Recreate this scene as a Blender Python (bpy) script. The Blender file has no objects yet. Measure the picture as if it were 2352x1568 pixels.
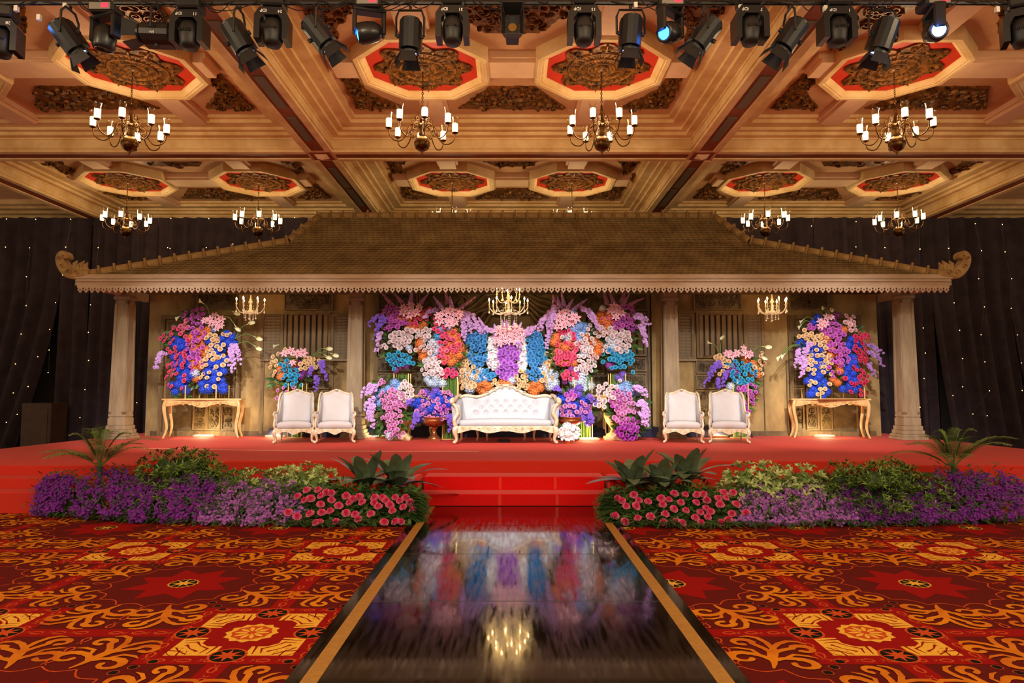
import bpy, math, random
from mathutils import Vector, Matrix, Quaternion
random.seed(7)
R = random.random
PI = math.pi
scene = bpy.context.scene
col = scene.collection
# ------------------------------------------------------------------ camera
TH = math.radians(4.23)
FPX = 1568.0            # focal length in pixels of the 2352 x 1568 frame (24 mm on 36 mm)
CZ = 1.7
cam_d = bpy.data.cameras.new('camera')
cam_d.lens = 24.0
cam_d.sensor_width = 36.0
cam_d.clip_end = 200
cam = bpy.data.objects.new('camera', cam_d)
cam.location = (0, 0, CZ)
cam.rotation_euler = (PI / 2 + TH, 0, 0)
col.objects.link(cam)
scene.camera = cam
# ------------------------------------------------------------------ view, world
scene.view_settings.view_transform = 'Standard'
scene.view_settings.look = 'None'
scene.view_settings.gamma = 1.0
scene.view_settings.use_curve_mapping = False
scene.view_settings.exposure = 0.0
w = bpy.data.worlds.new('hall_ambient')
scene.world = w
w.use_nodes = True
bg = w.node_tree.nodes['Background']
bg.inputs[0].default_value = (1.0, 0.79, 0.53, 1)   # warm light of the rest of the hall
bg.inputs[1].default_value = 0.85


def lamp(name, kind, loc, energy, color, size=0.1, aim=None, spot=60, blend=0.6, parent=None, glossy=True):
    d = bpy.data.lights.new(name, kind)
    d.energy = energy
    d.color = color
    if kind == 'SPOT':
        d.spot_size = math.radians(spot)
        d.spot_blend = blend
    d.shadow_soft_size = size
    o = bpy.data.objects.new(name, d)
    col.objects.link(o)
    o.location = loc
    if aim is not None:
        o.rotation_euler = (Vector(aim) - Vector(loc)).to_track_quat('-Z', 'Y').to_euler()
    if parent is not None:
        o.parent = parent
    return o


# ------------------------------------------------------------------ pixel helpers
CT, SN = math.cos(TH), math.sin(TH)


def ray(px, py):
    dx = (px - 1176.0) / FPX
    dz = (784.0 - py) / FPX
    return dx, CT - dz * SN, SN + dz * CT


def P(px, py, Y):
    dx, dy, dz = ray(px, py)
    t = Y / dy
    return Vector((dx * t, Y, CZ + dz * t))


def G(px, py, z=0.0):
    dx, dy, dz = ray(px, py)
    t = (z - CZ) / dz
    return Vector((dx * t, dy * t, z))


def mpp(Y):
    return Y / FPX * 1.005


# ------------------------------------------------------------------ materials
def lin(c):
    c = c / 255.0
    return c / 12.92 if c <= 0.04045 else ((c + 0.055) / 1.055) ** 2.4


MATS = {}


def M(key, rgb=None, rough=0.6, metal=0.0, var=0.0, scale=6.0, stretch=None, bump=0.0, bscale=40.0,
      emis=None, strength=0.0, spec=0.5, rgb2=None, coat=0.0, sheen=0.0, trans=0.0, sub=0.0):
    if key in MATS:
        return MATS[key]
    m = bpy.data.materials.new(key)
    m.use_nodes = True
    nt = m.node_tree
    b = nt.nodes['Principled BSDF']
    c = tuple(lin(x) for x in rgb) + (1,)
    b.inputs['Base Color'].default_value = c
    b.inputs['Roughness'].default_value = rough
    b.inputs['Metallic'].default_value = metal
    b.inputs['Specular IOR Level'].default_value = spec
    if coat:
        b.inputs['Coat Weight'].default_value = coat
    if sheen:
        b.inputs['Sheen Weight'].default_value = sheen
    if emis is not None:
        b.inputs['Emission Color'].default_value = tuple(lin(x) for x in emis) + (1,)
        b.inputs['Emission Strength'].default_value = strength
    tc = nt.nodes.new('ShaderNodeTexCoord')
    vec = tc.outputs['Object']
    if stretch:
        mp = nt.nodes.new('ShaderNodeMapping')
        mp.inputs['Scale'].default_value = stretch
        nt.links.new(vec, mp.inputs['Vector'])
        vec = mp.outputs['Vector']
    if var or rgb2:
        n = nt.nodes.new('ShaderNodeTexNoise')
        n.inputs['Scale'].default_value = scale
        n.inputs['Detail'].default_value = 6
        n.inputs['Roughness'].default_value = 0.6
        nt.links.new(vec, n.inputs['Vector'])
        rp = nt.nodes.new('ShaderNodeValToRGB')
        rp.color_ramp.elements[0].position = 0.36
        rp.color_ramp.elements[1].position = 0.66
        if rgb2:
            c2 = tuple(lin(x) for x in rgb2) + (1,)
            rp.color_ramp.elements[0].color = c2
            rp.color_ramp.elements[1].color = c
        else:
            rp.color_ramp.elements[0].color = tuple(x * (1 - var) for x in c[:3]) + (1,)
            rp.color_ramp.elements[1].color = tuple(min(1, x * (1 + var)) for x in c[:3]) + (1,)
        nt.links.new(n.outputs['Fac'], rp.inputs['Fac'])
        nt.links.new(rp.outputs['Color'], b.inputs['Base Color'])
    if bump:
        n2 = nt.nodes.new('ShaderNodeTexNoise')
        n2.inputs['Scale'].default_value = bscale
        n2.inputs['Detail'].default_value = 4
        nt.links.new(vec, n2.inputs['Vector'])
        bp = nt.nodes.new('ShaderNodeBump')
        bp.inputs['Strength'].default_value = bump
        bp.inputs['Distance'].default_value = 0.02
        nt.links.new(n2.outputs['Fac'], bp.inputs['Height'])
        nt.links.new(bp.outputs['Normal'], b.inputs['Normal'])
    MATS[key] = m
    return m


def glass_mat(key, tint=(1, 1, 1), fac=0.25):
    if key in MATS:
        return MATS[key]
    m = bpy.data.materials.new(key)
    m.use_nodes = True
    nt = m.node_tree
    nt.nodes.remove(nt.nodes['Principled BSDF'])
    out = nt.nodes['Material Output']
    tr = nt.nodes.new('ShaderNodeBsdfTransparent')
    tr.inputs[0].default_value = (*tint, 1)
    gl = nt.nodes.new('ShaderNodeBsdfGlossy')
    gl.inputs['Roughness'].default_value = 0.03
    lw = nt.nodes.new('ShaderNodeLayerWeight')
    lw.inputs['Blend'].default_value = fac
    mx = nt.nodes.new('ShaderNodeMixShader')
    nt.links.new(lw.outputs['Facing'], mx.inputs[0])
    nt.links.new(tr.outputs[0], mx.inputs[1])
    nt.links.new(gl.outputs[0], mx.inputs[2])
    nt.links.new(mx.outputs[0], out.inputs['Surface'])
    MATS[key] = m
    return m


# ------------------------------------------------------------------ mesh builder
class MB:
    def __init__(s):
        s.v = []
        s.f = []
        s.m = []

    def add(s, vs, fs, mi=0):
        o = len(s.v)
        s.v.extend([tuple(v) for v in vs])
        for f in fs:
            s.f.append(tuple(i + o for i in f))
            s.m.append(mi)

    def box(s, x0, x1, y0, y1, z0, z1, mi=0):
        s.add([(x0, y0, z0), (x1, y0, z0), (x1, y1, z0), (x0, y1, z0), (x0, y0, z1), (x1, y0, z1), (x1, y1, z1), (x0, y1, z1)],
              [(0, 3, 2, 1), (4, 5, 6, 7), (0, 1, 5, 4), (1, 2, 6, 5), (2, 3, 7, 6), (3, 0, 4, 7)], mi)

    def bbox(s, x0, x1, y0, y1, z0, z1, b=0.01, mi=0):      # box with chamfered vertical and horizontal edges (3 rings)
        def ring(i, z):
            return [(x0 + i, y0, z), (x1 - i, y0, z), (x1, y0 + i, z), (x1, y1 - i, z), (x1 - i, y1, z), (x0 + i, y1, z), (x0, y1 - i, z), (x0, y0 + i, z)]

        def ringin(z):
            return [(x0 + b * 1.4, y0 + b, z), (x1 - b * 1.4, y0 + b, z), (x1 - b, y0 + b * 1.4, z), (x1 - b, y1 - b * 1.4, z),
                    (x1 - b * 1.4, y1 - b, z), (x0 + b * 1.4, y1 - b, z), (x0 + b, y1 - b * 1.4, z), (x0 + b, y0 + b * 1.4, z)]
        vs = ringin(z0) + ring(b, z0 + b) + ring(b, z1 - b) + ringin(z1)
        fs = []
        for k in range(3):
            for i in range(8):
                j = (i + 1) % 8
                fs.append((k * 8 + i, k * 8 + j, k * 8 + 8 + j, k * 8 + 8 + i))
        fs.append(tuple(range(7, -1, -1)))
        fs.append(tuple(range(24, 32)))
        s.add(vs, fs, mi)

    def lathe(s, prof, seg=16, c=(0, 0, 0), mi=0, sx=1.0, sy=1.0, ph=0.0):
        vs = []
        for r, z in prof:
            for k in range(seg):
                a = 2 * PI * k / seg + ph
                vs.append((c[0] + r * math.cos(a) * sx, c[1] + r * math.sin(a) * sy, c[2] + z))
        fs = []
        for i in range(len(prof) - 1):
            for k in range(seg):
                j = (k + 1) % seg
                fs.append((i * seg + k, i * seg + j, (i + 1) * seg + j, (i + 1) * seg + k))
        s.add(vs, fs, mi)

    def tube(s, path, r, seg=6, mi=0, cap=True, flat=1.0):
        path = [Vector(p) for p in path]
        n = len(path)
        rs = r if isinstance(r, (list, tuple)) else [r] * n
        t0 = (path[1] - path[0]).normalized()
        up = Vector((0, 0, 1)) if abs(t0.z) < 0.9 else Vector((0, 1, 0))
        nrm = t0.cross(up).normalized()
        vs = []
        for i in range(n):
            t = (path[min(i + 1, n - 1)] - path[max(i - 1, 0)])
            if t.length < 1e-9:
                t = t0
            t.normalize()
            nrm = (nrm - t * nrm.dot(t))
            if nrm.length < 1e-6:
                nrm = t.orthogonal()
            nrm.normalize()
            bi = t.cross(nrm)
            for k in range(seg):
                a = 2 * PI * k / seg
                vs.append(path[i] + (nrm * math.cos(a) + bi * (math.sin(a) * flat)) * rs[i])
        fs = []
        for i in range(n - 1):
            for k in range(seg):
                j = (k + 1) % seg
                fs.append((i * seg + k, i * seg + j, (i + 1) * seg + j, (i + 1) * seg + k))
        if cap:
            fs.append(tuple(range(seg - 1, -1, -1)))
            fs.append(tuple((n - 1) * seg + k for k in range(seg)))
        s.add(vs, fs, mi)

    def sphere(s, c, r, seg=10, rings=6, mi=0, sz=1.0):
        s.lathe([(max(1e-4, r * math.sin(PI * i / rings)), -r * sz * math.cos(PI * i / rings)) for i in range(rings + 1)], seg, c, mi)

    def prism(s, poly, f0, f1, mi=0, cap0=True):            # poly: 2D points, f0/f1 map (u,v) to 3D front and back
        n = len(poly)
        vs = [f0(*p) for p in poly] + [f1(*p) for p in poly]
        fs = [tuple(range(n))] if cap0 else []
        fs.append(tuple(range(2 * n - 1, n - 1, -1)))
        for i in range(n):
            j = (i + 1) % n
            fs.append((j, i, n + i, n + j))
        s.add(vs, fs, mi)

    def ribbon(s, pts, ws, mapf, mi=0):                     # flat stroke, 2D path with widths
        n = len(pts)
        vs = []
        for i in range(n):
            a = pts[max(0, i - 1)]
            b = pts[min(n - 1, i + 1)]
            tx, ty = b[0] - a[0], b[1] - a[1]
            l = math.hypot(tx, ty) or 1.0
            nx, ny = -ty / l, tx / l
            w_ = ws[i] * 0.5
            vs.append(mapf(pts[i][0] + nx * w_, pts[i][1] + ny * w_))
            vs.append(mapf(pts[i][0] - nx * w_, pts[i][1] - ny * w_))
        s.add(vs, [(2 * i, 2 * i + 1, 2 * i + 3, 2 * i + 2) for i in range(n - 1)], mi)

    def ridge(s, pts, ws, h, mapf, mi=0):                   # raised stroke; mapf(u,v,height)
        n = len(pts)
        vs = []
        for i in range(n):
            a = pts[max(0, i - 1)]
            b = pts[min(n - 1, i + 1)]
            tx, ty = b[0] - a[0], b[1] - a[1]
            l = math.hypot(tx, ty) or 1.0
            nx, ny = -ty / l, tx / l
            w_ = ws[i] * 0.5
            vs.append(mapf(pts[i][0] + nx * w_, pts[i][1] + ny * w_, 0))
            vs.append(mapf(pts[i][0] + nx * w_ * .35, pts[i][1] + ny * w_ * .35, h))
            vs.append(mapf(pts[i][0] - nx * w_ * .35, pts[i][1] - ny * w_ * .35, h))
            vs.append(mapf(pts[i][0] - nx * w_, pts[i][1] - ny * w_, 0))
        fs = []
        for i in range(n - 1):
            for k in range(3):
                fs.append((4 * i + k, 4 * i + k + 1, 4 * i + k + 5, 4 * i + k + 4))
        s.add(vs, fs, mi)

    def mesh(s, name, mats, smooth=False):
        me = bpy.data.meshes.new(name)
        me.from_pydata(s.v, [], s.f)
        for m in mats:
            me.materials.append(m)
        if len(mats) > 1:
            me.polygons.foreach_set('material_index', s.m)
        if smooth:
            me.polygons.foreach_set('use_smooth', [True] * len(s.f))
        me.update()
        return me


def put(name, me, parent=None, loc=(0, 0, 0), rot=None, scale=None, quat=None, label=None):
    o = bpy.data.objects.new(name, me)
    col.objects.link(o)
    o.location = loc
    if quat is not None:
        o.rotation_mode = 'QUATERNION'
        o.rotation_quaternion = quat
    elif rot is not None:
        o.rotation_euler = rot
    if scale is not None:
        o.scale = scale if isinstance(scale, (tuple, list)) else (scale,) * 3
    if parent is not None:
        o.parent = parent
    if label:
        o['label'] = label
    return o


def build(name, mb, mats, parent=None, loc=(0, 0, 0), smooth=False, rot=None, kind=None, label=None):
    if not isinstance(mats, (list, tuple)):
        mats = [mats]
    o = put(name, mb.mesh(name, mats, smooth), parent, loc, rot, label=label)
    if kind:
        o['kind'] = kind
    return o


def tag(o, label, cat, group=None):
    o['label'] = label
    o['category'] = cat
    if group:
        o['group'] = group
    return o


def thing(name, label, cat, loc=(0, 0, 0), rotz=0.0, group=None):
    o = bpy.data.objects.new(name, None)
    col.objects.link(o)
    o.empty_display_size = 0.1
    o.location = loc
    o.rotation_euler = (0, 0, rotz)
    return tag(o, label, cat, group)


def structure(o):
    o['kind'] = 'structure'
    return o


def copy_tree(o, parent=None):
    c = o.copy()
    col.objects.link(c)
    c.parent = parent
    for ch in list(o.children):
        copy_tree(ch, c)
    return c


def spiral(cx, cy, r, a0, turns, n=14, shrink=0.25):
    out = []
    for i in range(n):
        t = i / (n - 1)
        a = a0 + turns * 2 * PI * t
        rr = r * (1 - (1 - shrink) * t)
        out.append((cx + rr * math.cos(a), cy + rr * math.sin(a)))
    return out


def smooth_path(pts, n=6):
    pts = [Vector(p) for p in pts]
    out = []
    m = len(pts)
    for i in range(m - 1):
        p0, p1, p2, p3 = pts[max(0, i - 1)], pts[i], pts[i + 1], pts[min(m - 1, i + 2)]
        for k in range(n):
            t = k / n
            out.append(0.5 * ((2 * p1) + (p2 - p0) * t + (2 * p0 - 5 * p1 + 4 * p2 - p3) * t * t + (3 * p1 - p0 - 3 * p2 + p3) * t ** 3))
    out.append(pts[-1])
    return out


def text_mesh(txt, size, mat, extrude=0.0):
    c = bpy.data.curves.new('lettering', 'FONT')
    c.body = txt
    c.size = size
    c.align_x = 'CENTER'
    c.align_y = 'CENTER'
    c.extrude = extrude
    o = bpy.data.objects.new('lettering', c)
    col.objects.link(o)
    bpy.context.view_layer.update()
    me = bpy.data.meshes.new_from_object(o)
    bpy.data.objects.remove(o)
    me.materials.clear()
    me.materials.append(mat)
    return me


ST = 0.6                 # stage height
m_cream = M('cream_plaster', (236, 206, 154), 0.75, rgb2=(208, 168, 108), scale=1.6)
m_cream2 = M('pale_rose_plaster', (228, 190, 152), 0.7, var=0.06, scale=3)
m_tan = M('tan_panel_paint', (205, 158, 112), 0.75, var=0.08, scale=2)
m_strip = M('rust_beam_strip', (138, 62, 26), 0.6, var=0.2, scale=3)
m_octred = M('vermilion_panel', (196, 44, 12), 0.6, var=0.08, scale=4)
m_carve = M('gilded_dark_carving', (158, 100, 36), 0.45, metal=0.35, rgb2=(46, 28, 11), scale=11)
m_black = M('matte_black', (22, 22, 24), 0.5, var=0.2, scale=8)
m_blackgloss = M('satin_black_metal', (30, 30, 33), 0.32, metal=0.2)
m_brass = M('aged_brass', (120, 84, 40), 0.3, metal=0.9, rgb2=(70, 44, 22), scale=10)
# ================================================================== FLOOR, CARPET
m_maroon = M('carpet_maroon', (92, 18, 12), 0.95, var=0.25, scale=160, spec=0.1)
m_cred = M('carpet_red', (142, 10, 6), 0.95, var=0.2, scale=160, spec=0.1)
m_cgold = M('carpet_gold', (214, 130, 22), 0.95, rgb2=(186, 92, 20), scale=2.4, spec=0.1)
m_corange = M('carpet_orange', (190, 72, 28), 0.95, var=0.2, scale=120, spec=0.1)
m_cyel = M('carpet_yellow', (226, 168, 60), 0.95, var=0.12, scale=120, spec=0.1)
m_cblack = M('carpet_black', (22, 16, 8), 0.95, spec=0.1)
mb = MB()
mb.box(-20, 20, -5, 20.4, -0.12, 0.0)
floor = structure(build('floor', mb, m_maroon))

ZK = [0]


def zup(base):
    """every stroke lies a hair above the one before, so no two are coplanar"""
    ZK[0] = (ZK[0] + 1) % 60
    return base + ZK[0] * 2.2e-5


CP = MB()          # red 0, gold 1, orange 2, yellow 3, black 4


def cz(z):
    return lambda u, v: (u, v, z)


def disc(mbx, cx, cy, r, z, mi, n=16, sy=1.0, rot=0.0, star=None):
    pts = []
    for k in range(n):
        a = 2 * PI * k / n + rot
        rr = r if star is None or k % 2 == 0 else r * star
        pts.append((cx + rr * math.cos(a), cy + rr * math.sin(a) * sy, z))
    mbx.add(pts + [(cx, cy, z)], [(k, (k + 1) % n, n) for k in range(n)], mi)


def quad(mbx, x0, x1, y0, y1, z, mi):
    mbx.add([(x0, y0, z), (x1, y0, z), (x1, y1, z), (x0, y1, z)], [(0, 1, 2, 3)], mi)


def chain(x0, y0, x1, y1):
    zc = [.002]
    L = math.hypot(x1 - x0, y1 - y0)
    n = max(1, int(round(L / 0.155)))
    ux, uy = (x1 - x0) / L, (y1 - y0) / L
    st = L / n

    def mp(u, v):
        return (x0 + ux * u - uy * v, y0 + uy * u + ux * v, zc[0])
    for k in range(n):
        c = (k + 0.5) * st
        pts = [(c - .075, -.016), (c - .03, .012), (c + .01, .026), (c + .045, .016), (c + .05, -.006), (c + .02, -.024), (c - .02, -.018), (c - .05, .014), (c - .07, .022)]
        zc[0] = zup(.0015)
        CP.ribbon(pts, [.006, .014, .015, .015, .015, .015, .014, .012, .005], mp, 2)


def scroll(ox, oy, ang, L=0.62, flip=1):
    zc = [.0034]
    K = lambda ws: [x * 1.12 for x in ws]
    ca, sa = math.cos(ang - PI / 2), math.sin(ang - PI / 2)

    def mp(u, v):
        u, v = u * L * 1.12 * flip, v * L
        return (ox + u * ca - v * sa, oy + u * sa + v * ca, zc[0])
    zc[0] = zup(.0034)
    CP.ribbon([(0, -.02), (.01, .12), (-.005, .28), (0, .42), (.01, .56), (0, .7)], K([.02, .05, .085, .1, .07, .02]), mp, 1)
    for sgn in (-1, 1):
        lo = [(0, .2), (.09 * sgn, .3), (.2 * sgn, .34)] + [(sgn * x, y) for x, y in spiral(.27, .2, .145, 1.9, -0.86, 13, .5)]
        zc[0] = zup(.0034)
        CP.ribbon(lo, K([.05, .065, .075, .085, .09, .09, .085, .08, .07, .06, .055, .05, .05, .055, .06, .02]), mp, 1)
        up = [(0, .42), (.08 * sgn, .55), (.19 * sgn, .66)] + [(sgn * x, y) for x, y in spiral(.3, .66, .12, 2.6, -0.82, 12, .42)]
        zc[0] = zup(.0034)
        CP.ribbon(up, K([.05, .06, .065, .075, .085, .085, .08, .07, .06, .055, .05, .055, .06, .07, .02]), mp, 1)
        tp = [(0, .58), (.06 * sgn, .76), (.15 * sgn, .88), (.25 * sgn, .9), (.33 * sgn, .85)]
        zc[0] = zup(.0034)
        CP.ribbon(tp, K([.05, .06, .06, .05, .015]), mp, 1)
        lf = [(.1 * sgn, .3), (.2 * sgn, .46), (.33 * sgn, .47), (.42 * sgn, .43)]
        zc[0] = zup(.0034)
        CP.ribbon(lf, K([.03, .045, .045, .01]), mp, 1)


PX, PY = 2.17, 2.5
SX0, SY0 = -1.84, 4.97
for i in range(-5, 8):
    for j in range(-1, 3):
        sx, sy = SX0 + PX * i, SY0 + PY * j          # square medallion
        tx, ty = sx + PX / 2, sy + PY / 2            # star rosette
        if abs(sx) > 9.5:
            continue
        # red bands along lattice lines
        quad(CP, sx - .075, sx + .075, sy - PY / 2, sy + PY / 2, .001, 0)
        quad(CP, sx - PX / 2, sx + PX / 2, sy - .075, sy + .075, .0011, 0)
        quad(CP, sx - .56, sx + .56, sy - .56, sy + .56, .0012, 0)
        for q in (-1, 1):
            chain(sx + q * .5 * 0, sy + q * .56, sx, sy + q * (PY / 2 - .05))
            chain(sx + q * .56, sy, sx + q * (PX / 2 - .05), sy)
            chain(sx - .5, sy + q * .5, sx + .5, sy + q * .5)
            chain(sx + q * .5, sy - .5, sx + q * .5, sy + .5)
            chain(tx + q * .66, ty, tx + q * (PX / 2 - .06), ty)
            chain(tx, ty + q * .66, tx, ty + q * (PY / 2 - .06))
        # medallion: four yellow leaf blocks, flower, four wheels
        for qx in (-1, 1):
            for qy in (-1, 1):
                pl = [(.42, .42), (.42, .1), (.26, .1), (.26, .2), (.2, .26), (.1, .26), (.1, .42)]
                n = len(pl)
                pts = [(sx + qx * a, sy + qy * b, .0018) for a, b in pl]
                CP.add(pts, [tuple(range(n)) if qx * qy > 0 else tuple(range(n - 1, -1, -1))], 3)
                for k in range(5):
                    t = .13 + .05 * k
                    f = lambda u, v: (sx + qx * u, sy + qy * v, .0024)
                    CP.ribbon([(.4 - .02 * k, t + .02), (t + .12, t + .0), (t + .07, t + .07)], [.006, .02, .008], f, 0)
                    CP.ribbon([(t + .02, .4 - .02 * k), (t + .0, t + .12), (t + .07, t + .07)], [.006, .02, .008], f, 0)
        disc(CP, sx, sy, .19, .0022, 3, 24, star=.86)
        disc(CP, sx, sy, .145, .0026, 2, 20, star=.9)
        for k in range(10):
            a = 2 * PI * k / 10
            CP.ribbon([(sx + .03 * math.cos(a), sy + .03 * math.sin(a)), (sx + .08 * math.cos(a), sy + .08 * math.sin(a)), (sx + .12 * math.cos(a), sy + .12 * math.sin(a))],
                      [.012, .036, .01], cz(.003), 3)
        for wx, wy in ((.42, 0), (-.42, 0), (0, .42), (0, -.42)):
            disc(CP, sx + wx, sy + wy, .125, .0022, 2, 18)
            disc(CP, sx + wx, sy + wy, .108, .0026, 4, 18)
            disc(CP, sx + wx, sy + wy, .104, .003, 2, 16, star=.38)
        # star rosette
        disc(CP, tx, ty, .5, .0012, 0, 16, star=.62, rot=PI / 8)
        disc(CP, tx, ty, .135, .0018, 3, 32, star=.88)
        disc(CP, tx, ty, .115, .0022, 4, 20)
        disc(CP, tx, ty, .112, .0026, 3, 16, star=.34)
        for k in range(16):                          # scalloped ring, lobes bulging to the star
            a0, a1 = 2 * PI * k / 16 + .0, 2 * PI * (k + 1) / 16
            pts = []
            for q in range(6):
                t = q / 5
                a = a0 + (a1 - a0) * t
                rr = .66 - .07 * math.sin(PI * t)
                pts.append((tx + rr * math.cos(a), ty + rr * math.sin(a)))
            CP.ribbon(pts, [.012] * 6, cz(.0016), 2)
        for qx in (-1, 1):
            for qy in (-1, 1):
                a1 = math.atan2(qy * .58, qx * .21)
                scroll(tx + qx * .2, ty + qy * .63, math.atan2(qy * .62, qx * .22), .58)
                scroll(tx + qx * .62, ty + qy * .22, math.atan2(qy * .4, qx * .5), .54)
                for k in range(3):
                    d = .56 + .085 * k
                    disc(CP, tx + qx * d * .9, ty + qy * d * 1.0, .036, .0021, 2, 12)
                    disc(CP, tx + qx * d * .9, ty + qy * d * 1.0, .03, .0025, 4, 12)
cpo = build('carpet_pattern', CP, [m_cred, m_cgold, m_corange, m_cyel, m_cblack], floor, kind='stuff')

# ================================================================== BACK WALL
mb = MB()
mb.box(-20, 20, 20.2, 20.4, 0, 7.6)
structure(build('wall_back', mb, M('dark_wall', (38, 30, 24), 0.9)))

# ================================================================== CEILING
ZB, ZC = 6.7, 7.26
YB = [8.0, 14.23, 20.46]
XB = [-12.15, -4.05, 4.05, 12.15]
ceiling = structure(build('ceiling', (lambda m: (m.box(-20, 20, 4.5, 20.8, ZC, ZC + .12), m)[1])(MB()), m_tan))


def beam_mb(along, c, lo, hi):
    m = MB()
    h = .29

    def bx(a0, a1, z0, z1, mi=0):
        if along == 'y':
            m.box(c + a0, c + a1, lo, hi, z0, z1, mi)
        else:
            m.box(lo, hi, c + a0, c + a1, z0, z1, mi)
    bx(-h, -.15, ZB, ZC)
    bx(.15, h, ZB, ZC)
    bx(-.15, .15, ZB + .025, ZB + .2, 1)
    bx(-h - .03, -h, ZB + .06, ZB + .1)
    bx(h, h + .03, ZB + .06, ZB + .1)
    bx(-h - .02, -h, ZB + .26, ZB + .3)
    bx(h, h + .02, ZB + .26, ZB + .3)
    return m


for yb in YB:
    for x0, x1 in zip([-20] + XB, XB + [20]):
        build('beam', beam_mb('x', yb, x0 + .29, x1 - .29), [m_cream, m_strip], ceiling)
for xb in XB:
    for y0, y1 in zip([4.5] + YB, YB):
        build('beam', beam_mb('y', xb, y0 + (.29 if y0 > 5 else 0), y1 - .29), [m_cream, m_strip], ceiling)
    for yb in YB:
        m = MB()
        m.box(xb - .29, xb + .29, yb - .29, yb + .29, ZB + .02, ZC)
        m.box(xb - .22, xb + .22, yb - .22, yb + .22, ZB + .005, ZB + .02, 1)
        m.add([(xb - .13, yb - .13, ZB), (xb + .13, yb - .13, ZB), (xb + .13, yb + .13, ZB), (xb - .13, yb + .13, ZB), (xb, yb, ZB - .07),
               (xb - .13, yb - .13, ZB + .01), (xb + .13, yb - .13, ZB + .01), (xb + .13, yb + .13, ZB + .01), (xb - .13, yb + .13, ZB + .01)],
              [(1, 0, 4), (2, 1, 4), (3, 2, 4), (0, 3, 4), (0, 1, 6, 5), (1, 2, 7, 6), (2, 3, 8, 7), (3, 0, 5, 8)], 0)
        build('beam_boss', m, [m_cream2, m_strip], ceiling)
m_grille = M('grey_vent_metal', (128, 112, 92), 0.6)
for xb in (-4.05, 4.05):
    for gy0, gy1 in ((8.9, 10.1), (10.53, 11.77), (12.14, 13.37), (15.0, 16.5), (16.65, 18.2)):
        m = MB()
        m.box(xb - .085, xb + .085, gy0, gy1, ZB + .018, ZB + .03)
        n = 16
        for k in range(n):
            xx = xb - .078 + .156 * k / (n - 1)
            m.box(xx - .003, xx + .003, gy0 + .02, gy1 - .02, ZB + .008, ZB + .02, 1)
        build('vent_grille', m, [M('dark_vent_gap', (84, 64, 44), 0.7), m_grille], ceiling)


def rect_ring(m, x0, x1, y0, y1, wd, z0, z1, mi=0):
    m.box(x0, x1, y0, y0 + wd, z0, z1, mi)
    m.box(x0, x1, y1 - wd, y1, z0, z1, mi)
    m.box(x0, x0 + wd, y0 + wd, y1 - wd, z0, z1, mi)
    m.box(x1 - wd, x1, y0 + wd, y1 - wd, z0, z1, mi)


def oct_pts(cx, cy, ap):
    r = ap / math.cos(PI / 8)
    return [(cx + r * math.cos(PI / 8 + k * PI / 4), cy + r * math.sin(PI / 8 + k * PI / 4)) for k in range(8)]


def oct_frame(cx, cy):
    m = MB()
    rings = [(1.11, ZC), (1.11, 7.08), (1.08, 7.05), (1.01, 7.05), (1.0, 7.065), (.97, 7.065), (.945, 7.09), (.915, 7.13), (.9, 7.14), (.9, 7.155)]
    vs = []
    for ap, z in rings:
        vs += [(x, y, z) for x, y in oct_pts(cx, cy, ap)]
    fs = []
    for i in range(len(rings) - 1):
        for k in range(8):
            j = (k + 1) % 8
            fs.append((i * 8 + k, (i + 1) * 8 + k, (i + 1) * 8 + j, i * 8 + j))
    m.add(vs, fs)
    return m


def medallion_mb():
    m = MB()
    n = 48                                              # petal-edged plate
    pts = []
    for k in range(n):
        a = 2 * PI * k / n
        lob = abs(math.cos(4 * a))
        rr = .58 + .17 * (lob ** 1.5) + .02 * math.sin(24 * a)
        pts.append((rr * math.cos(a), rr * math.sin(a)))
    m.prism(pts, lambda u, v: (u, v, -.035), lambda u, v: (u, v, 0))
    up = lambda u, v, h: (u, v, -.035 - h)
    for r0, w_, h in ((.1, .06, .06), (.2, .05, .04), (.34, .05, .045), (.5, .045, .04)):
        m.ridge([(r0 * math.cos(2 * PI * k / 32), r0 * math.sin(2 * PI * k / 32)) for k in range(33)], [w_] * 33, h, up)
    for k in range(32):
        a = 2 * PI * k / 32
        m.ridge([(.38 * math.cos(a), .38 * math.sin(a)), (.47 * math.cos(a), .47 * math.sin(a))], [.04, .05], .035, up)
        m.ridge([(.24 * math.cos(a), .24 * math.sin(a)), (.31 * math.cos(a), .31 * math.sin(a))], [.02, .035], .03, up)
    for k in range(8):
        a = 2 * PI * k / 8
        c, s = math.cos(a), math.sin(a)
        for sg in (-1, 1):
            sp = spiral(.61, .055 * sg, .06, PI, .9 * sg, 10, .3)
            m.ridge([(x * c - y * s, x * s + y * c) for x, y in sp], [.035] * 10, .05, up)
        m.ridge([(.54 * c, .54 * s), (.64 * c, .64 * s), (.74 * c, .74 * s)], [.03, .07, .02], .05, up)
        a += PI / 8
        c, s = math.cos(a), math.sin(a)
        m.ridge([(.53 * c, .53 * s), (.57 * c, .57 * s), (.6 * c, .6 * s)], [.05, .07, .02], .04, up)
    m.sphere((0, 0, -.05), .07, 10, 6)
    return m


med_me = medallion_mb().mesh('ceiling_medallion', [m_carve])


def inside(poly, x, y):
    c = False
    n = len(poly)
    for i in range(n):
        x0, y0 = poly[i]
        x1, y1 = poly[(i + 1) % n]
        if (y0 > y) != (y1 > y) and x < (x1 - x0) * (y - y0) / (y1 - y0) + x0:
            c = not c
    return c


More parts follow.
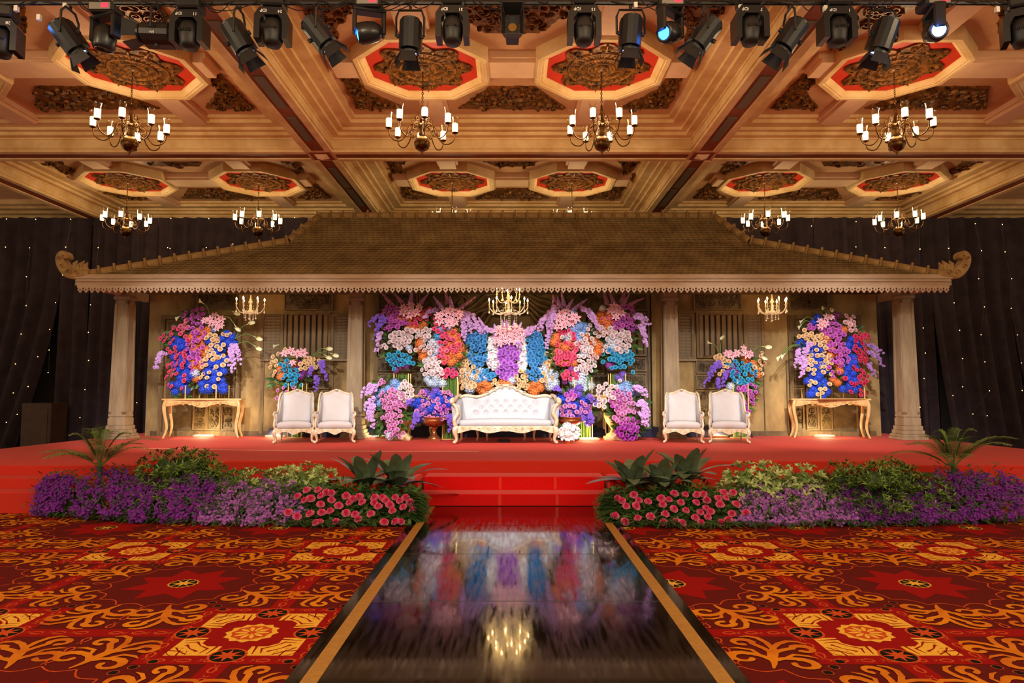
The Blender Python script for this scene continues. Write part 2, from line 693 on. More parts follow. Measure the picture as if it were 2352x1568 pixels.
def carve_fill(m, poly, plate0, plate1, up, n, rmin, rmax, h, seed=1, jag=True, mi=0):
    rd = random.Random(seed)
    edge = []
    if jag:
        k = len(poly)
        for i in range(k):
            x0, y0 = poly[i]
            x1, y1 = poly[(i + 1) % k]
            L = math.hypot(x1 - x0, y1 - y0)
            s = max(1, int(L / (rmin * 1.3)))
            for q in range(s):
                t = q / s
                d = (rd.random() - .5) * rmin * .8 if q else 0
                edge.append((x0 + (x1 - x0) * t + d, y0 + (y1 - y0) * t + d))
    else:
        edge = poly
    m.prism(edge, plate0, plate1, mi)
    xs = [p[0] for p in poly]
    ys = [p[1] for p in poly]
    done = 0
    for _ in range(n * 12):
        if done >= n:
            break
        x = min(xs) + rd.random() * (max(xs) - min(xs))
        y = min(ys) + rd.random() * (max(ys) - min(ys))
        if not inside(poly, x, y):
            continue
        r = rmin + rd.random() * (rmax - rmin)
        if not (inside(poly, x + r * .8, y) and inside(poly, x - r * .8, y) and inside(poly, x, y + r * .8) and inside(poly, x, y - r * .8)):
            r *= .55
        sp = spiral(x, y, r, rd.random() * 6.28, rd.choice((-1, 1)) * (.8 + .5 * rd.random()), 11, .2)
        w_ = r * .42
        m.ridge(sp, [w_ * .4] + [w_] * 8 + [w_ * 1.1, w_ * .6], h * (.6 + .6 * rd.random()), up, mi)
        done += 1


corner_px = [(782, 168), (812, 168), (841, 204), (880, 224), (925, 243), (925, 246), (819, 246), (794, 192)]
corner_rel = [(p.x, p.y - 11.115) for p in (G(a, b, ZC) for a, b in corner_px)]
up_c = lambda u, v, h: (u, v, ZC - .03 - h)
bays = [(0, 11.115, 1.5), (-8.1, 11.115, 1.72), (8.1, 11.115, 1.68), (0, 17.345, 1.55), (-8.26, 17.345, 1.7), (8.26, 17.345, 1.72)]
oct_centres = []
for bi_, (cx, cy, ox) in enumerate(bays):
    hx, hy = 4.05 - .29, 3.115 - .29
    bx_c, cx = cx, (0 if cx == 0 else math.copysign(8.1, cx))
    m = MB()
    rect_ring(m, cx - hx, cx + hx, cy - hy, cy + hy, .16, 7.0, ZC)
    rect_ring(m, cx - hx + .16, cx + hx - .16, cy - hy + .16, cy + hy - .16, .12, 7.07, ZC)
    rect_ring(m, cx - hx + .28, cx + hx - .28, cy - hy + .28, cy + hy - .28, .22, 7.13, ZC)
    rect_ring(m, cx - hx + .5, cx + hx - .5, cy - hy + .5, cy + hy - .5, .1, 7.2, ZC)
    build('cornice', m, m_cream, ceiling)
    cx = bx_c
    ribs = [(cx - hx + .75, cx - ox - 1.08, cy - .28, cy + .28), (cx - ox + 1.08, cx + ox - 1.08, cy - .28, cy + .28), (cx + ox + 1.08, cx + hx - .75, cy - .28, cy + .28)]
    for s in (-1, 1):
        ribs += [(cx + s * ox - .2, cx + s * ox + .2, cy + 1.08, cy + hy - .5), (cx + s * ox - .2, cx + s * ox + .2, cy - hy + .5, cy - 1.08)]
    for (x0, x1, y0, y1) in ribs:
        m = MB()
        m.box(x0, x1, y0, y1, 7.09, ZC)
        hor = (x1 - x0) > .5
        if hor:
            m.box(x0, x1, y0 - .06, y0, 7.15, ZC)
            m.box(x0, x1, y1, y1 + .06, 7.15, ZC)
        else:
            m.box(x0 - .05, x0, y0, y1, 7.16, ZC)
            m.box(x1, x1 + .05, y0, y1, 7.16, ZC)
        build('ceiling_rib', m, m_cream2, ceiling)
    for s in (-1, 1):
        ocx = cx + s * ox
        oct_centres.append((ocx, cy))
        build('octagon_frame', oct_frame(ocx, cy), m_cream, ceiling)
        m = MB()
        m.prism(oct_pts(ocx, cy, .91), lambda u, v: (u, v, 7.15), lambda u, v: (u, v, 7.25))
        build('octagon_panel', m, m_octred, ceiling)
        put('ceiling_medallion', med_me, ceiling, (ocx, cy, 7.149), scale=(1.1, 1.1, .8))
    for sy in (-1, 1):
        tz = [(-.42, .95 * sy), (.42, .95 * sy), (1.05, 1.88 * sy), (-1.05, 1.88 * sy)]
        if ox > 1.6:
            tz = [(-.6, .95 * sy), (.6, .95 * sy), (1.2, 1.88 * sy), (-1.2, 1.88 * sy)]
        poly = [(cx + a, cy + b) for a, b in tz]
        if sy < 0:
            poly = poly[::-1]
        m = MB()
        carve_fill(m, poly, lambda u, v: (u, v, ZC - .04), lambda u, v: (u, v, ZC), up_c, 55 if cy < 12 else 34, .06, .15, .06, 3 + bi_)
        build('carved_panel', m, m_carve, ceiling)
        for sx in (-1, 1):
            poly = [(cx - sx * a, cy + sy * b) for a, b in corner_rel]
            m = MB()
            carve_fill(m, poly, lambda u, v: (u, v, ZC - .04), lambda u, v: (u, v, ZC), up_c, 38 if cy < 12 else 24, .05, .13, .06, 13 + bi_)
            build('carved_panel', m, m_carve, ceiling)
# plain outer strips beyond the last beams: a few cornice lines
for s in (-1, 1):
    for cy in (11.115, 17.345):
        m = MB()
        for k, (ins, z0) in enumerate(((.0, 6.98), (.25, 7.06), (.5, 7.13))):
            a, b = 12.44 + ins, 19.9
            x0, x1 = (a, b) if s > 0 else (-b, -a)
            rect_ring(m, x0, x1, cy - 2.8 + ins, cy + 2.8 - ins, .24, z0, ZC)
        build('cornice', m, m_cream, ceiling)
# ================================================================== RUNWAY
def gloss_black():
    m = M('polished_black_panel', (10, 9, 9), 0.09, spec=0.75, coat=0.3)
    nt = m.node_tree
    b = nt.nodes['Principled BSDF']
    tc = nt.nodes.new('ShaderNodeTexCoord')
    mp = nt.nodes.new('ShaderNodeMapping')
    mp.inputs['Scale'].default_value = (9, .8, 1)
    n = nt.nodes.new('ShaderNodeTexNoise')
    n.inputs['Scale'].default_value = 3.0
    n.inputs['Detail'].default_value = 8
    mr = nt.nodes.new('ShaderNodeMapRange')
    mr.inputs['From Min'].default_value = .35
    mr.inputs['From Max'].default_value = .75
    mr.inputs['To Min'].default_value = .05
    mr.inputs['To Max'].default_value = .22
    nt.links.new(tc.outputs['Object'], mp.inputs['Vector'])
    nt.links.new(mp.outputs[0], n.inputs['Vector'])
    nt.links.new(n.outputs['Fac'], mr.inputs['Value'])
    nt.links.new(mr.outputs[0], b.inputs['Roughness'])
    bp = nt.nodes.new('ShaderNodeBump')
    bp.inputs['Strength'].default_value = .04
    bp.inputs['Distance'].default_value = .02
    n2 = nt.nodes.new('ShaderNodeTexNoise')
    n2.inputs['Scale'].default_value = 2.2
    nt.links.new(tc.outputs['Object'], n2.inputs['Vector'])
    nt.links.new(n2.outputs['Fac'], bp.inputs['Height'])
    nt.links.new(bp.outputs[0], b.inputs['Normal'])
    return m


m_gloss = gloss_black()
m_goldtape = M('gold_tape', (168, 118, 46), 0.45, var=0.12, scale=20)
RW = thing('runway', 'glossy black mirror runway with gold edge stripes leading to red steps', 'runway', (0.03, 0, 0))
ys = [10.12, 8.71, 7.18, 5.59, 4.03, 2.5, 0.97, -.6]
for a, b in zip(ys[1:], ys[:-1]):
    m = MB()
    m.bbox(-1.345, 1.345, a + .004, b - .004, .004, .035, .004)
    build('panel', m, m_gloss, RW)
for s in (-1, 1):
    m = MB()
    m.box(s * 1.2 - .05, s * 1.2 + .05, -.6, 10.115, .035, .0375)
    build('gold_stripe', m, m_goldtape, RW)
# ================================================================== STAGE
m_stage = M('stage_red_carpet', (204, 50, 34), 0.85, var=0.1, scale=90, spec=0.2, sheen=.05)
m_step = M('step_red_felt', (226, 16, 18), 0.9, var=0.08, scale=60, spec=0.15, sheen=.2)
SG = thing('stage', 'wide low stage covered in red carpet in front of pavilion', 'stage', (0, 0, 0))
m = MB()
m.bbox(-9.95, 9.95, 11.06, 19.2, 0, ST, .02)
build('stage_deck', m, m_stage, SG)
for s in (-1, 1):
    x0, x1 = (5.75, 9.95) if s > 0 else (-9.95, -5.75)
    for k, (ya, zt) in enumerate(((10.4, ST - .004), (10.05, .45), (9.7, .3))):
        m = MB()
        yb = 11.06 if k == 0 else (10.4, 10.05)[k - 1]
        m.bbox(x0 - (.0 if s > 0 else 1.5 * k), x1 + (1.5 * k if s > 0 else 0), ya, yb, 0, zt, .012)
        build('side_tier', m, m_stage, SG)
SSt = thing('stage_steps', 'bright red felt covered steps from black runway up to stage', 'steps', (0.03, 0, 0))
for (x0, x1, y0, y1, zt) in ((-1.42, 1.42, 10.13, 10.56, .21), (-1.38, 1.38, 10.56, 11.05, .41)):
    m = MB()
    m.bbox(x0, x1, y0, y1, 0.036 if y0 < 10.2 else 0.0, zt, .01)
    o = build('step', m, m_step, SSt)
    for xs in (-.21, .63):
        mm = MB()
        mm.box(xs - .022, xs + .022, y0 - .002, y0, .05 if y0 < 10.2 else .22, zt - .01)
        build('tape_strip', mm, M('red_tape', (235, 50, 20), .4), o)
for s in (-1, 1):
    m = MB()
    x0, x1 = (1.44, 2.05) if s > 0 else (-2.05, -1.44)
    m.bbox(x0, x1, 10.3, 11.05, 0, .4, .04)
    build('side_block', m, m_step, SSt)
# fallen chalk line and cable on deck
m = MB()
m.tube(smooth_path([(G(330, 1030, ST).x, G(330, 1030, ST).y, ST + .006), G(700, 1036, ST) + Vector((0, 0, .006)), G(1100, 1037, ST) + Vector((0, 0, .006))]), .006, 5)
tag(build('cable', m, M('thin_pale_cable', (200, 150, 120), .6)), 'thin pale cable lying along the front of the red stage', 'cable')

# ================================================================== CURTAINS
m_drape = M('black_velvet_drape', (58, 48, 52), 0.95, var=0.2, scale=3, spec=0.05)
YC = 19.4
ZT = 6.72


def drape(x0, x1, folds, sweep=0.0, fw=.13, seed=0):
    rd = random.Random(seed)
    m = MB()
    nx = folds * 8
    nz = 12
    ph = [rd.random() * .9 for _ in range(folds + 2)]
    vs = []
    cx = (x0 + x1) / 2
    for j in range(nz + 1):
        t = j / nz                                      # 0 top, 1 bottom
        z = ZT + (0.0 - ZT) * t
        for i in range(nx + 1):
            u = i / nx
            x = x0 + (x1 - x0) * u
            k = u * folds
            amp = fw * (.35 + .65 * min(1, t * 1.6))
            y = -amp * math.sin(2 * PI * k + ph[int(k)] * .6) + .03 * math.sin(5 * k + 3 * t)
            gather = 1.0
            sx = sweep * max(0, t - .25) ** 1.5
            vs.append((cx + (x - cx) * gather + sx, YC + y, z))
    fs = [(j * (nx + 1) + i, j * (nx + 1) + i + 1, (j + 1) * (nx + 1) + i + 1, (j + 1) * (nx + 1) + i) for j in range(nz) for i in range(nx)]
    m.add(vs, fs)
    return m


spans = [(-17.2, -15.1, 5, -1.9), (-15.1, -12.9, 5, -1.7), (-12.95, -12.1, 2, 0), (-12.1, -10.2, 5, -.1), (-10.2, -8.4, 5, .1), (-8.4, -6.6, 4, 0), (-6.6, -4.6, 4, 0),
         (4.6, 6.6, 4, 0), (6.6, 8.7, 4, .25), (8.7, 10.7, 5, .35), (10.7, 12.0, 3, .1), (12.0, 14.2, 5, .8), (14.2, 17.2, 6, 1.1)]
words = ['black pleated drape at the far left end, swept aside', 'black pleated drape pulled back from the gap beside the brown box', 'narrow black drape hanging beside the dark gap',
         'black pleated drape behind the curled roof finial beside the brown box', 'black pleated drape behind pillar next to pink and blue rose console', 'black drape above low roof slope on the brown box side',
         'black drape behind the steep roof shoulder on the brown box side', 'black drape behind the steep roof shoulder, crimson rose console side',
         'black drape above low roof slope away from the brown box', 'black pleated drape behind pillar next to peach and crimson rose console', 'black pleated drape behind the curled roof finial away from the brown box',
         'black drape with dim fairy lights hanging past the roof finial', 'widest black drape at the far end of the wall, away from the box']
for (a, b, f, sw), wd in zip(spans, words):
    o = build('curtain', drape(a, b, f, sw, seed=int(a * 10)), m_drape, smooth=True)
    tag(o, wd, 'curtain', 'black drapes along the back wall')
# plain black backing cloth behind the facade
m = MB()
m.box(-4.6, 4.6, YC + .1, YC + .13, 0, 6.3)
tag(build('backing_cloth', m, m_drape), 'plain black cloth hanging behind the pavilion roof', 'curtain')
m = MB()
c0, c1 = P(74, 925, 18.7), P(136, 1020, 18.7)
m.bbox(c0.x, c1.x, 18.3, 19.0, 0, c0.z, .02)
mbx = thing('equipment_box', 'tall dark brown wooden box standing in the curtain gap', 'box', (0, 0, 0))
build('body', m, M('brown_box_wood', (64, 40, 26), .7, var=.2), mbx)
m = MB()
m.box(c0.x + .08, c1.x - .08, 18.285, 18.3, .15, c0.z - .12)
build('front_panel', m, M('brown_box_wood', None), mbx)
# fairy lights
m_bulb = M('warm_bulb', (255, 220, 160), emis=(255, 190, 110), strength=9)
m_wire = M('clear_wire', (52, 44, 44), .4)
bm = MB()
bm.sphere((0, 0, 0), .011, 6, 4)
bulb_me = bm.mesh('fairy_bulb', [m_bulb], True)
pl = [(x / 3.0167, 500 + y / 3.0167) for x, y in [(38, 203), (205, 208), (455, 203), (680, 207), (183, 408), (181, 608), (384, 588), (627, 603), (146, 805), (344, 773), (612, 793), (340, 916), (262, 962), (107, 1012), (614, 988), (333, 1072), (195, 1169), (92, 1213), (588, 1190), (119, 1361), (44, 1417), (554, 1384), (948, 1281), (45, 8), (247, 11), (489, 10), (434, 396)]]
pr = [(1990 + x / 3.0167, 500 + y / 3.0167) for x, y in [(128, 207), (370, 217), (571, 211), (798, 228), (961, 236), (778, 422), (1007, 422), (608, 589), (818, 617), (1004, 627), (394, 763), (646, 779), (795, 810), (1047, 811), (409, 937), (667, 975), (821, 998), (1074, 1005), (400, 1113), (667, 1170), (853, 1198), (1080, 1196), (600, 1231), (372, 1312), (738, 1359), (837, 1371), (755, 41), (942, 46)]]
pm = [(x / 2.904, 480 + y / 2.904) for x, y in [(1140, 62), (1393, 64), (1118, 257), (1134, 262), (1376, 257), (1553, 233), (1965, 57)]]
pm2 = [(1552 + x / 2.904, 480 + y / 2.904) for x, y in [(906, 113), (1203, 84), (1202, 252), (1396, 257), (1630, 267), (1820, 262)]]
strings = []
for grp, where in ((pl, 'drapes beside the brown box'), (pm, 'drapes above the roof, box side'), (pm2, 'drapes above the roof, crimson console side'), (pr, 'drapes past the pillar, crimson console side')):
    left = sorted(grp)
    cur = []
    for p in left:
        if cur and p[0] - cur[-1][0] > 19:
            strings.append((cur, where))
            cur = []
        cur.append(p)
    if cur:
        strings.append((cur, where))
for pts, where in strings:
    pts = sorted(pts, key=lambda p: p[1])
    top = P(pts[0][0], 503, YC - .2)
    root = thing('string_light', 'string of tiny fairy lights on ' + where, 'string lights', top, 0, 'fairy light strings ' + where)
    path = [Vector((0, .05, 0))]
    for p in pts:
        q = P(p[0], p[1], YC - .19) - top
        put('bulb', bulb_me, root, q)
        if (q - path[-1]).length > .05:
            path.append(q + Vector((0, .02, 0)))
    if len(path) > 1:
        m = MB()
        m.tube(path, .004, 4)
        build('wire', m, m_wire, root)

# ================================================================== PAVILION: WALLS
YW = 17.3
m_plas = M('aged_ochre_plaster', (176, 150, 98), .85, rgb2=(100, 76, 44), scale=1.1, stretch=(1, 1, .6))
m_wood = M('weathered_teak', (128, 104, 70), .7, rgb2=(92, 72, 44), scale=3, stretch=(3, 3, .5))
m_wood2 = M('dark_carved_teak', (112, 92, 56), .55, rgb2=(74, 57, 34), scale=4)
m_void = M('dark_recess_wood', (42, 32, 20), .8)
m_grey = M('grey_taupe_wood', (140, 124, 98), .7, rgb2=(116, 100, 76), scale=3, stretch=(4, 4, .5))


def rectpx(x0, x1, y0, y1, Y=YW):
    a = P(x0, y0, Y)
    b = P(x1, y1, Y)
    return a.x, b.x, b.z, a.z


def frame_mb(x0, x1, z0, z1, w_, y0, y1, m=None):
    m = m or MB()
    m.box(x0, x1, y0, y1, z1 - w_, z1)
    m.box(x0, x1, y0, y1, z0, z0 + w_)
    m.box(x0, x0 + w_, y0, y1, z0 + w_, z1 - w_)
    m.box(x1 - w_, x1, y0, y1, z0 + w_, z1 - w_)
    return m


def wall_panel(parent, px0, px1, py0, py1, seed=1, n=26, cut=0.0, mirror=True):
    """carved relief panel: frame, and a plate covered with carved scrolls"""
    x0, x1, z0, z1 = rectpx(px0, px1, py0, py1)
    f = frame_mb(x0, x1, z0, z1, .035, YW - .07, YW)
    fo = build('carved_panel_frame', f, m_wood, parent)
    m = MB()
    c = cut
    poly = [(x0 + .035 + c, z0 + .035), (x1 - .035 - c, z0 + .035), (x1 - .035, z0 + .035 + c), (x1 - .035, z1 - .035 - c), (x1 - .035 - c, z1 - .035), (x0 + .035 + c, z1 - .035), (x0 + .035, z1 - .035 - c), (x0 + .035, z0 + .035 + c)] if c else \
        [(x0 + .035, z0 + .035), (x1 - .035, z0 + .035), (x1 - .035, z1 - .035), (x0 + .035, z1 - .035)]
    m.prism(poly, lambda u, v: (u, YW - .032, v), lambda u, v: (u, YW - .021, v))
    rd = random.Random(seed)
    wd, hg = x1 - x0, z1 - z0
    cx, czz = (x0 + x1) / 2, (z0 + z1) / 2
    up = lambda u, v, h: (u, YW - .0325 - h, v)
    rr = min(.13, min(wd, hg) * .26)
    for k in range(n):
        u = rd.random() * (wd / 2 - .035 - rr * .7) + rr * .15
        v = (rd.random() - .5) * (hg - .07 - rr * 1.2)
        r = rr * (.45 + .5 * rd.random())
        a = rd.random() * 6.28
        tr = rd.choice((-1, 1)) * (.7 + .5 * rd.random())
        for s in (-1, 1):
            sp = spiral(u, v, r, a, tr, 10, .2)
            m.ridge([(cx + s * p[0], czz + p[1]) for p in sp], [r * .18] + [r * .36] * 8 + [r * .2], .03, up)
    o = build('carved_relief', m, m_wood2, fo)
    return fo


def slat_window(parent, px0, px1, py0, py1, n=6):
    x0, x1, z0, z1 = rectpx(px0, px1, py0, py1)
    f = frame_mb(x0, x1, z0, z1, .06, YW - .08, YW)
    fo = build('window_frame', f, m_wood, parent)
    m = MB()
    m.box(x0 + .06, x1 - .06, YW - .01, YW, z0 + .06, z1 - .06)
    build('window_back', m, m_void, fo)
    wd = (x1 - x0 - .12) / n
    m = MB()
    m.bbox(-wd * .36, wd * .36, -.05, -.015, z0 + .06, z1 - .06, .008)
    me = m.mesh('slat', [m_wood])
    for k in range(n):
        put('slat', me, fo, (x0 + .06 + wd * (k + .5), YW, 0))


def shutter(parent, px0, px1, py0, py1, n=13):
    x0, x1, z0, z1 = rectpx(px0, px1, py0, py1)
    f = frame_mb(x0, x1, z0, z1, .07, YW - .1, YW - .04)
    fo = build('shutter_frame', f, m_wood, parent)
    h = (z1 - z0 - .14) / n
    m = MB()
    wd = x1 - x0 - .14
    m.add([(0, -.045, 0), (wd, -.045, 0), (wd, -.085, h * .95), (0, -.085, h * .95), (0, -.03, 0), (wd, -.03, 0), (wd, -.07, h * .95), (0, -.07, h * .95)],
          [(0, 1, 2, 3), (7, 6, 5, 4), (3, 2, 6, 7), (1, 0, 4, 5), (0, 3, 7, 4), (2, 1, 5, 6)])
    me = m.mesh('louvre', [m_grey])
    for k in range(n):
        put('louvre', me, fo, (x0 + .07, YW + .01, z0 + .07 + h * k))


def slab(parent, name, px0, px1, py0, py1, mat, y0=YW, y1=YW + .1):
    x0, x1, z0, z1 = rectpx(px0, px1, py0, py1)
    m = MB()
    m.box(x0, x1, y0, y1, z0, z1)
    return build(name, m, mat, parent)


def wall_half(s, lab):
    """side wall of the facade; s=-1 on the brown-box side, pixel x mirrored about 1177 for s=+1"""
    X = (lambda a, b: (a, b)) if s < 0 else (lambda a, b: (2357 - b, 2357 - a))
    W = thing('facade_wall', lab, 'stage backdrop', (0, 0, 0), 0, 'side walls of the pavilion facade')
    x0, x1, _, _ = rectpx(*X(346, 862), 660, 660)
    m = MB()
    m.box(x0, x1, YW, YW + .12, ST, 4.6)
    build('plaster_wall', m, m_plas, W)
    # doorway block
    a, b = X(374, 550)
    x0, x1, z0, z1 = rectpx(a, b, 724, 996)
    fo = build('door_frame', frame_mb(x0, x1, ST, z1, .1, YW - .09, YW), m_wood, W)
    m = frame_mb(x0 + .13, x1 - .13, ST + .08, z1 - .13, .04, YW - .06, YW)
    build('door_moulding', m, m_wood, fo)
    m = MB()
    m.box(x0 + .1, x1 - .1, YW - .02, YW, ST + .06, z1 - .1)
    build('door_leaf', m, m_wood2, fo)
    for k, (q0, q1) in enumerate(((446, 476), (478, 508), (511, 540))):
        wall_panel(W, *X(q0, q1), 930, 987, 40 + k + 7 * s, 9)
        wall_panel(W, *X(q0, q1), 855, 888, 50 + k + 7 * s, 5, .03)
        wall_panel(W, *X(q0, q1), 890, 926, 60 + k + 7 * s, 5, .03)
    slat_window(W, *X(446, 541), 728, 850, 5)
    wall_panel(W, *X(455, 548), 662, 712, 31 + s, 24)
    # shuttered window
    wall_panel(W, *X(655, 766), 660, 713, 33 + s, 30)
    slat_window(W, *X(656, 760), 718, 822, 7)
    shutter(W, *X(603, 652), 722, 826)
    shutter(W, *X(763, 806), 722, 826)
    slab(W, 'window_sill', *X(600, 656), 825, 829, m_grey, YW - .12, YW)
    slab(W, 'window_sill', *X(760, 808), 825, 829, m_grey, YW - .12, YW)
    for (q0, q1) in ((654, 706), (708, 760)):
        wall_panel(W, *X(q0, q1), 826, 858, 70 + q0 + s, 7, .04)
        wall_panel(W, *X(q0, q1), 861, 893, 71 + q0 + s, 7, .04)
        wall_panel(W, *X(q0, q1), 896, 985, 72 + q0 + s, 12)
    for (q0, q1) in ((548, 551), (601, 604), (648, 653), (760, 764)):
        slab(W, 'timber_post', *X(q0, q1), 826, 996, m_wood, YW - .05, YW)
    # base skirting
    x0, x1, _, _ = rectpx(*X(346, 862), 990, 990)
    m = MB()
    m.box(x0, x1, YW - .03, YW, ST, ST + .12)
    build('skirting', m, m_wood2, W)
    return W


wall_half(-1, 'aged brown plaster facade wall with shutters behind the pink and blue flower console')
wall_half(1, 'aged brown plaster facade wall with shutters behind the peach and crimson flower console')

GB = thing('carved_screen', 'dark carved teak screen wall behind the white sofa and flowers', 'stage backdrop', (0, 0, 0))
x0, x1, _, _ = rectpx(863, 1492, 700, 700)
m = MB()
m.box(x0, x1, YW, YW + .12, ST, 4.6)
build('back_board', m, m_wood2, GB)
for s, (a, b) in ((-1, (866, 960)), (-1, (963, 1060)), (1, (1292, 1388)), (1, (1391, 1486))):
    wall_panel(GB, a, b, 662, 714, a, 22)
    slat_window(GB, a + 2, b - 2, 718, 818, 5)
    mid = (a + b) / 2
    for q0, q1 in ((a + 2, mid - 1), (mid + 1, b - 2)):
        wall_panel(GB, q0, q1, 821, 853, int(q0), 8, .05)
        wall_panel(GB, q0, q1, 856, 889, int(q0) + 1, 8, .05)
        wall_panel(GB, q0, q1, 892, 985, int(q0) + 2, 14)
for (q0, q1) in ((862, 867), (1059, 1064), (1288, 1293), (1485, 1492)):
    slab(GB, 'timber_post', q0, q1, 662, 996, m_wood, YW - .08, YW)
wall_panel(GB, 1066, 1286, 820, 985, 5, 40)
# arch with heavy carved scrolls
m = MB()
up = lambda u, v, h: (u, YW - .03 - h, v)
cxa = P(1176, 700, YW).x
for k in range(5):
    r = 1.42 - k * .15
    pts = []
    for q in range(25):
        a = PI * q / 24
        pts.append((cxa + r * 1.0 * math.cos(a), 3.12 + r * .78 * math.sin(a) + .05 * math.sin(5 * a * 2 + k)))
    m.ridge(pts, [.15] * 25, .06 + .02 * k, up)
for s in (-1, 1):
    for (u, v, r, t) in ((1.12, 3.0, .22, .95), (.86, 2.95, .17, -1.0), (1.35, 3.1, .15, 1.0), (1.28, 3.95, .2, 1.1), (.7, 4.3, .16, -1)):
        sp = spiral(u, v, r, 1.2, t, 16, .15)
        m.ridge([(cxa + s * p[0], p[1]) for p in sp], [.03] + [.1] * 13 + [.07, .04], .1, up)
m.box(cxa - 1.6, cxa + 1.6, YW - .03, YW, 2.9, 4.5)
build('carved_arch', m, m_wood2, GB)
# blue cloth along the foot of the screen
m = MB()
n = 120
vs = []
rd = random.Random(4)
xa, xb = P(620, 990, 17).x, P(1720, 990, 17).x
for j in range(4):
    for i in range(n):
        x = xa + (xb - xa) * i / (n - 1)
        vs.append((x, 17.2 - .17 * j - .05 * rd.random(), ST + (.2, .17, .1, .005)[j] + (.07 * rd.random() if j < 3 else 0)))
m.add(vs, [(j * n + i, j * n + i + 1, (j + 1) * n + i + 1, (j + 1) * n + i) for j in range(3) for i in range(n - 1)])
tag(build('bunched_cloth', m, M('indigo_cloth', (40, 36, 62), .9), smooth=True), 'dark indigo cloth bunched along the foot of the backdrop', 'cloth')

# ================================================================== PILLARS
m_pil = M('pillar_paint', (160, 140, 112), .75, rgb2=(134, 114, 86), scale=2, stretch=(3, 3, .6))


def pillar_proto():
    root = thing('pillar', '', 'pillar')
    H = 4.0 - ST
    m = MB()
    for hw, z0, z1 in ((.3, 0, .07), (.28, .07, .13), (.25, .13, .22), (.225, .22, .32), (.2, .32, .5)):
        m.bbox(-hw, hw, -hw, hw, z0, z1, .01)
    build('base', m, m_pil, root)
    m = MB()
    b_, t_ = .178, .148
    m.add([(-b_, -b_, .5), (b_, -b_, .5), (b_, b_, .5), (-b_, b_, .5), (-t_, -t_, H), (t_, -t_, H), (t_, t_, H), (-t_, t_, H)],
          [(0, 1, 5, 4), (1, 2, 6, 5), (2, 3, 7, 6), (3, 0, 4, 7), (4, 5, 6, 7)])
    build('shaft', m, m_pil, root)
    # raised border mouldings on four faces
    for k in range(4):
        m = MB()
        z0, z1 = .58, H - .14
        h0, h1 = b_ - .006, t_ + .006

        def pt(u, z, d):
            t = (z - .5) / (H - .5)
            hw = b_ + (t_ - b_) * t
            return (u * hw * 2, -hw - d, z)
        for (ua, ub) in ((-.5, -.33), (.33, .5)):
            vs = [pt(ua, z0, 0), pt(ub, z0, 0), pt(ub, z1, 0), pt(ua, z1, 0), pt(ua, z0, .018), pt(ub, z0, .018), pt(ub, z1, .018), pt(ua, z1, .018)]
            m.add(vs, [(4, 5, 6, 7), (0, 4, 7, 3), (1, 2, 6, 5), (0, 1, 5, 4), (3, 7, 6, 2)])
        for (za, zb) in ((z0 - .05, z0 + .06), (z1 - .08, z1)):
            vs = [pt(-.5, za, 0), pt(.5, za, 0), pt(.5, zb, 0), pt(-.5, zb, 0), pt(-.5, za, .018), pt(.5, za, .018), pt(.5, zb, .018), pt(-.5, zb, .018)]
            m.add(vs, [(4, 5, 6, 7), (0, 4, 7, 3), (1, 2, 6, 5), (0, 1, 5, 4), (3, 7, 6, 2)])
        build('face_moulding', m, m_pil, root, rot=(0, 0, k * PI / 2))
    m = MB()
    m.bbox(-t_ - .04, t_ + .04, -t_ - .04, t_ + .04, H - .12, H - .04, .01)
    m.bbox(-t_ - .02, t_ + .02, -t_ - .02, t_ + .02, H - .04, H + .1, .01)
    build('capital', m, m_pil, root)
    return root


pil = pillar_proto()
for k, (px, Y, lab) in enumerate(((280, 16.2, 'taupe square pavilion pillar at the outer corner beside the pink and blue console'),
                                  (817, 16.4, 'taupe square pavilion pillar behind armchair pair on the pink and blue console side'),
                                  (1540, 16.4, 'taupe square pavilion pillar behind armchair pair on the crimson rose console side'),
                                  (2082, 16.0, 'taupe square pavilion pillar at the outer corner beside the crimson rose console'))):
    o = pil if k == 0 else copy_tree(pil)
    o.location = (P(px, 900, Y).x, Y, ST)
    tag(o, lab, 'pillar', 'pavilion pillars')
# ================================================================== ROOF
m_tile = M('brown_shingle', (150, 124, 78), .65, rgb2=(112, 88, 54), scale=2.5)
m_fasc = M('fascia_paint', (182, 156, 130), .7, rgb2=(162, 134, 106), scale=2.5, stretch=(.6, 2, 2))
m_ridge = M('ridge_tile_clay', (172, 138, 84), .75, rgb2=(140, 106, 60), scale=5)
RF = thing('pavilion_roof', 'wide hipped shingle roof of the pavilion with scalloped fascia', 'roof', (0, 0, 0))
YE, YK, YR = 14.5, 15.8, 16.45
eL, eR = P(180, 640, YE).x, P(2178, 640, YE).x
zE = P(1176, 634, YE).z
zK = P(1176, 558, YK).z
zR = P(1176, 500, YR).z
kL, kR = P(663, 556, YK).x, P(1722, 553, YK).x
rL, rR = P(735, 498, YR).x, P(1637, 498, YR).x
A = Vector((eL, YE, zE)), Vector((eR, YE, zE))
K = Vector((kL, YK, zK)), Vector((kR, YK, zK))
T = Vector((rL, YR, zR)), Vector((rR, YR, zR))
bk = 16.65
m = MB()
vs = [A[0], A[1], K[1], K[0], T[1], T[0], (eL, bk + .6, zE), (eR, bk + .6, zE), (kL, bk, zK), (kR, bk, zK), (rL, bk, zR), (rR, bk, zR)]
m.add(vs, [(0, 1, 2, 3), (3, 2, 4, 5), (0, 3, 8, 6), (1, 7, 9, 2), (3, 5, 10, 8), (2, 9, 11, 4), (5, 4, 11, 10), (6, 8, 10, 11, 9, 7), (0, 6, 7, 1)])
build('roof_deck', m, M('roof_underlay', (92, 72, 44), .8), RF)


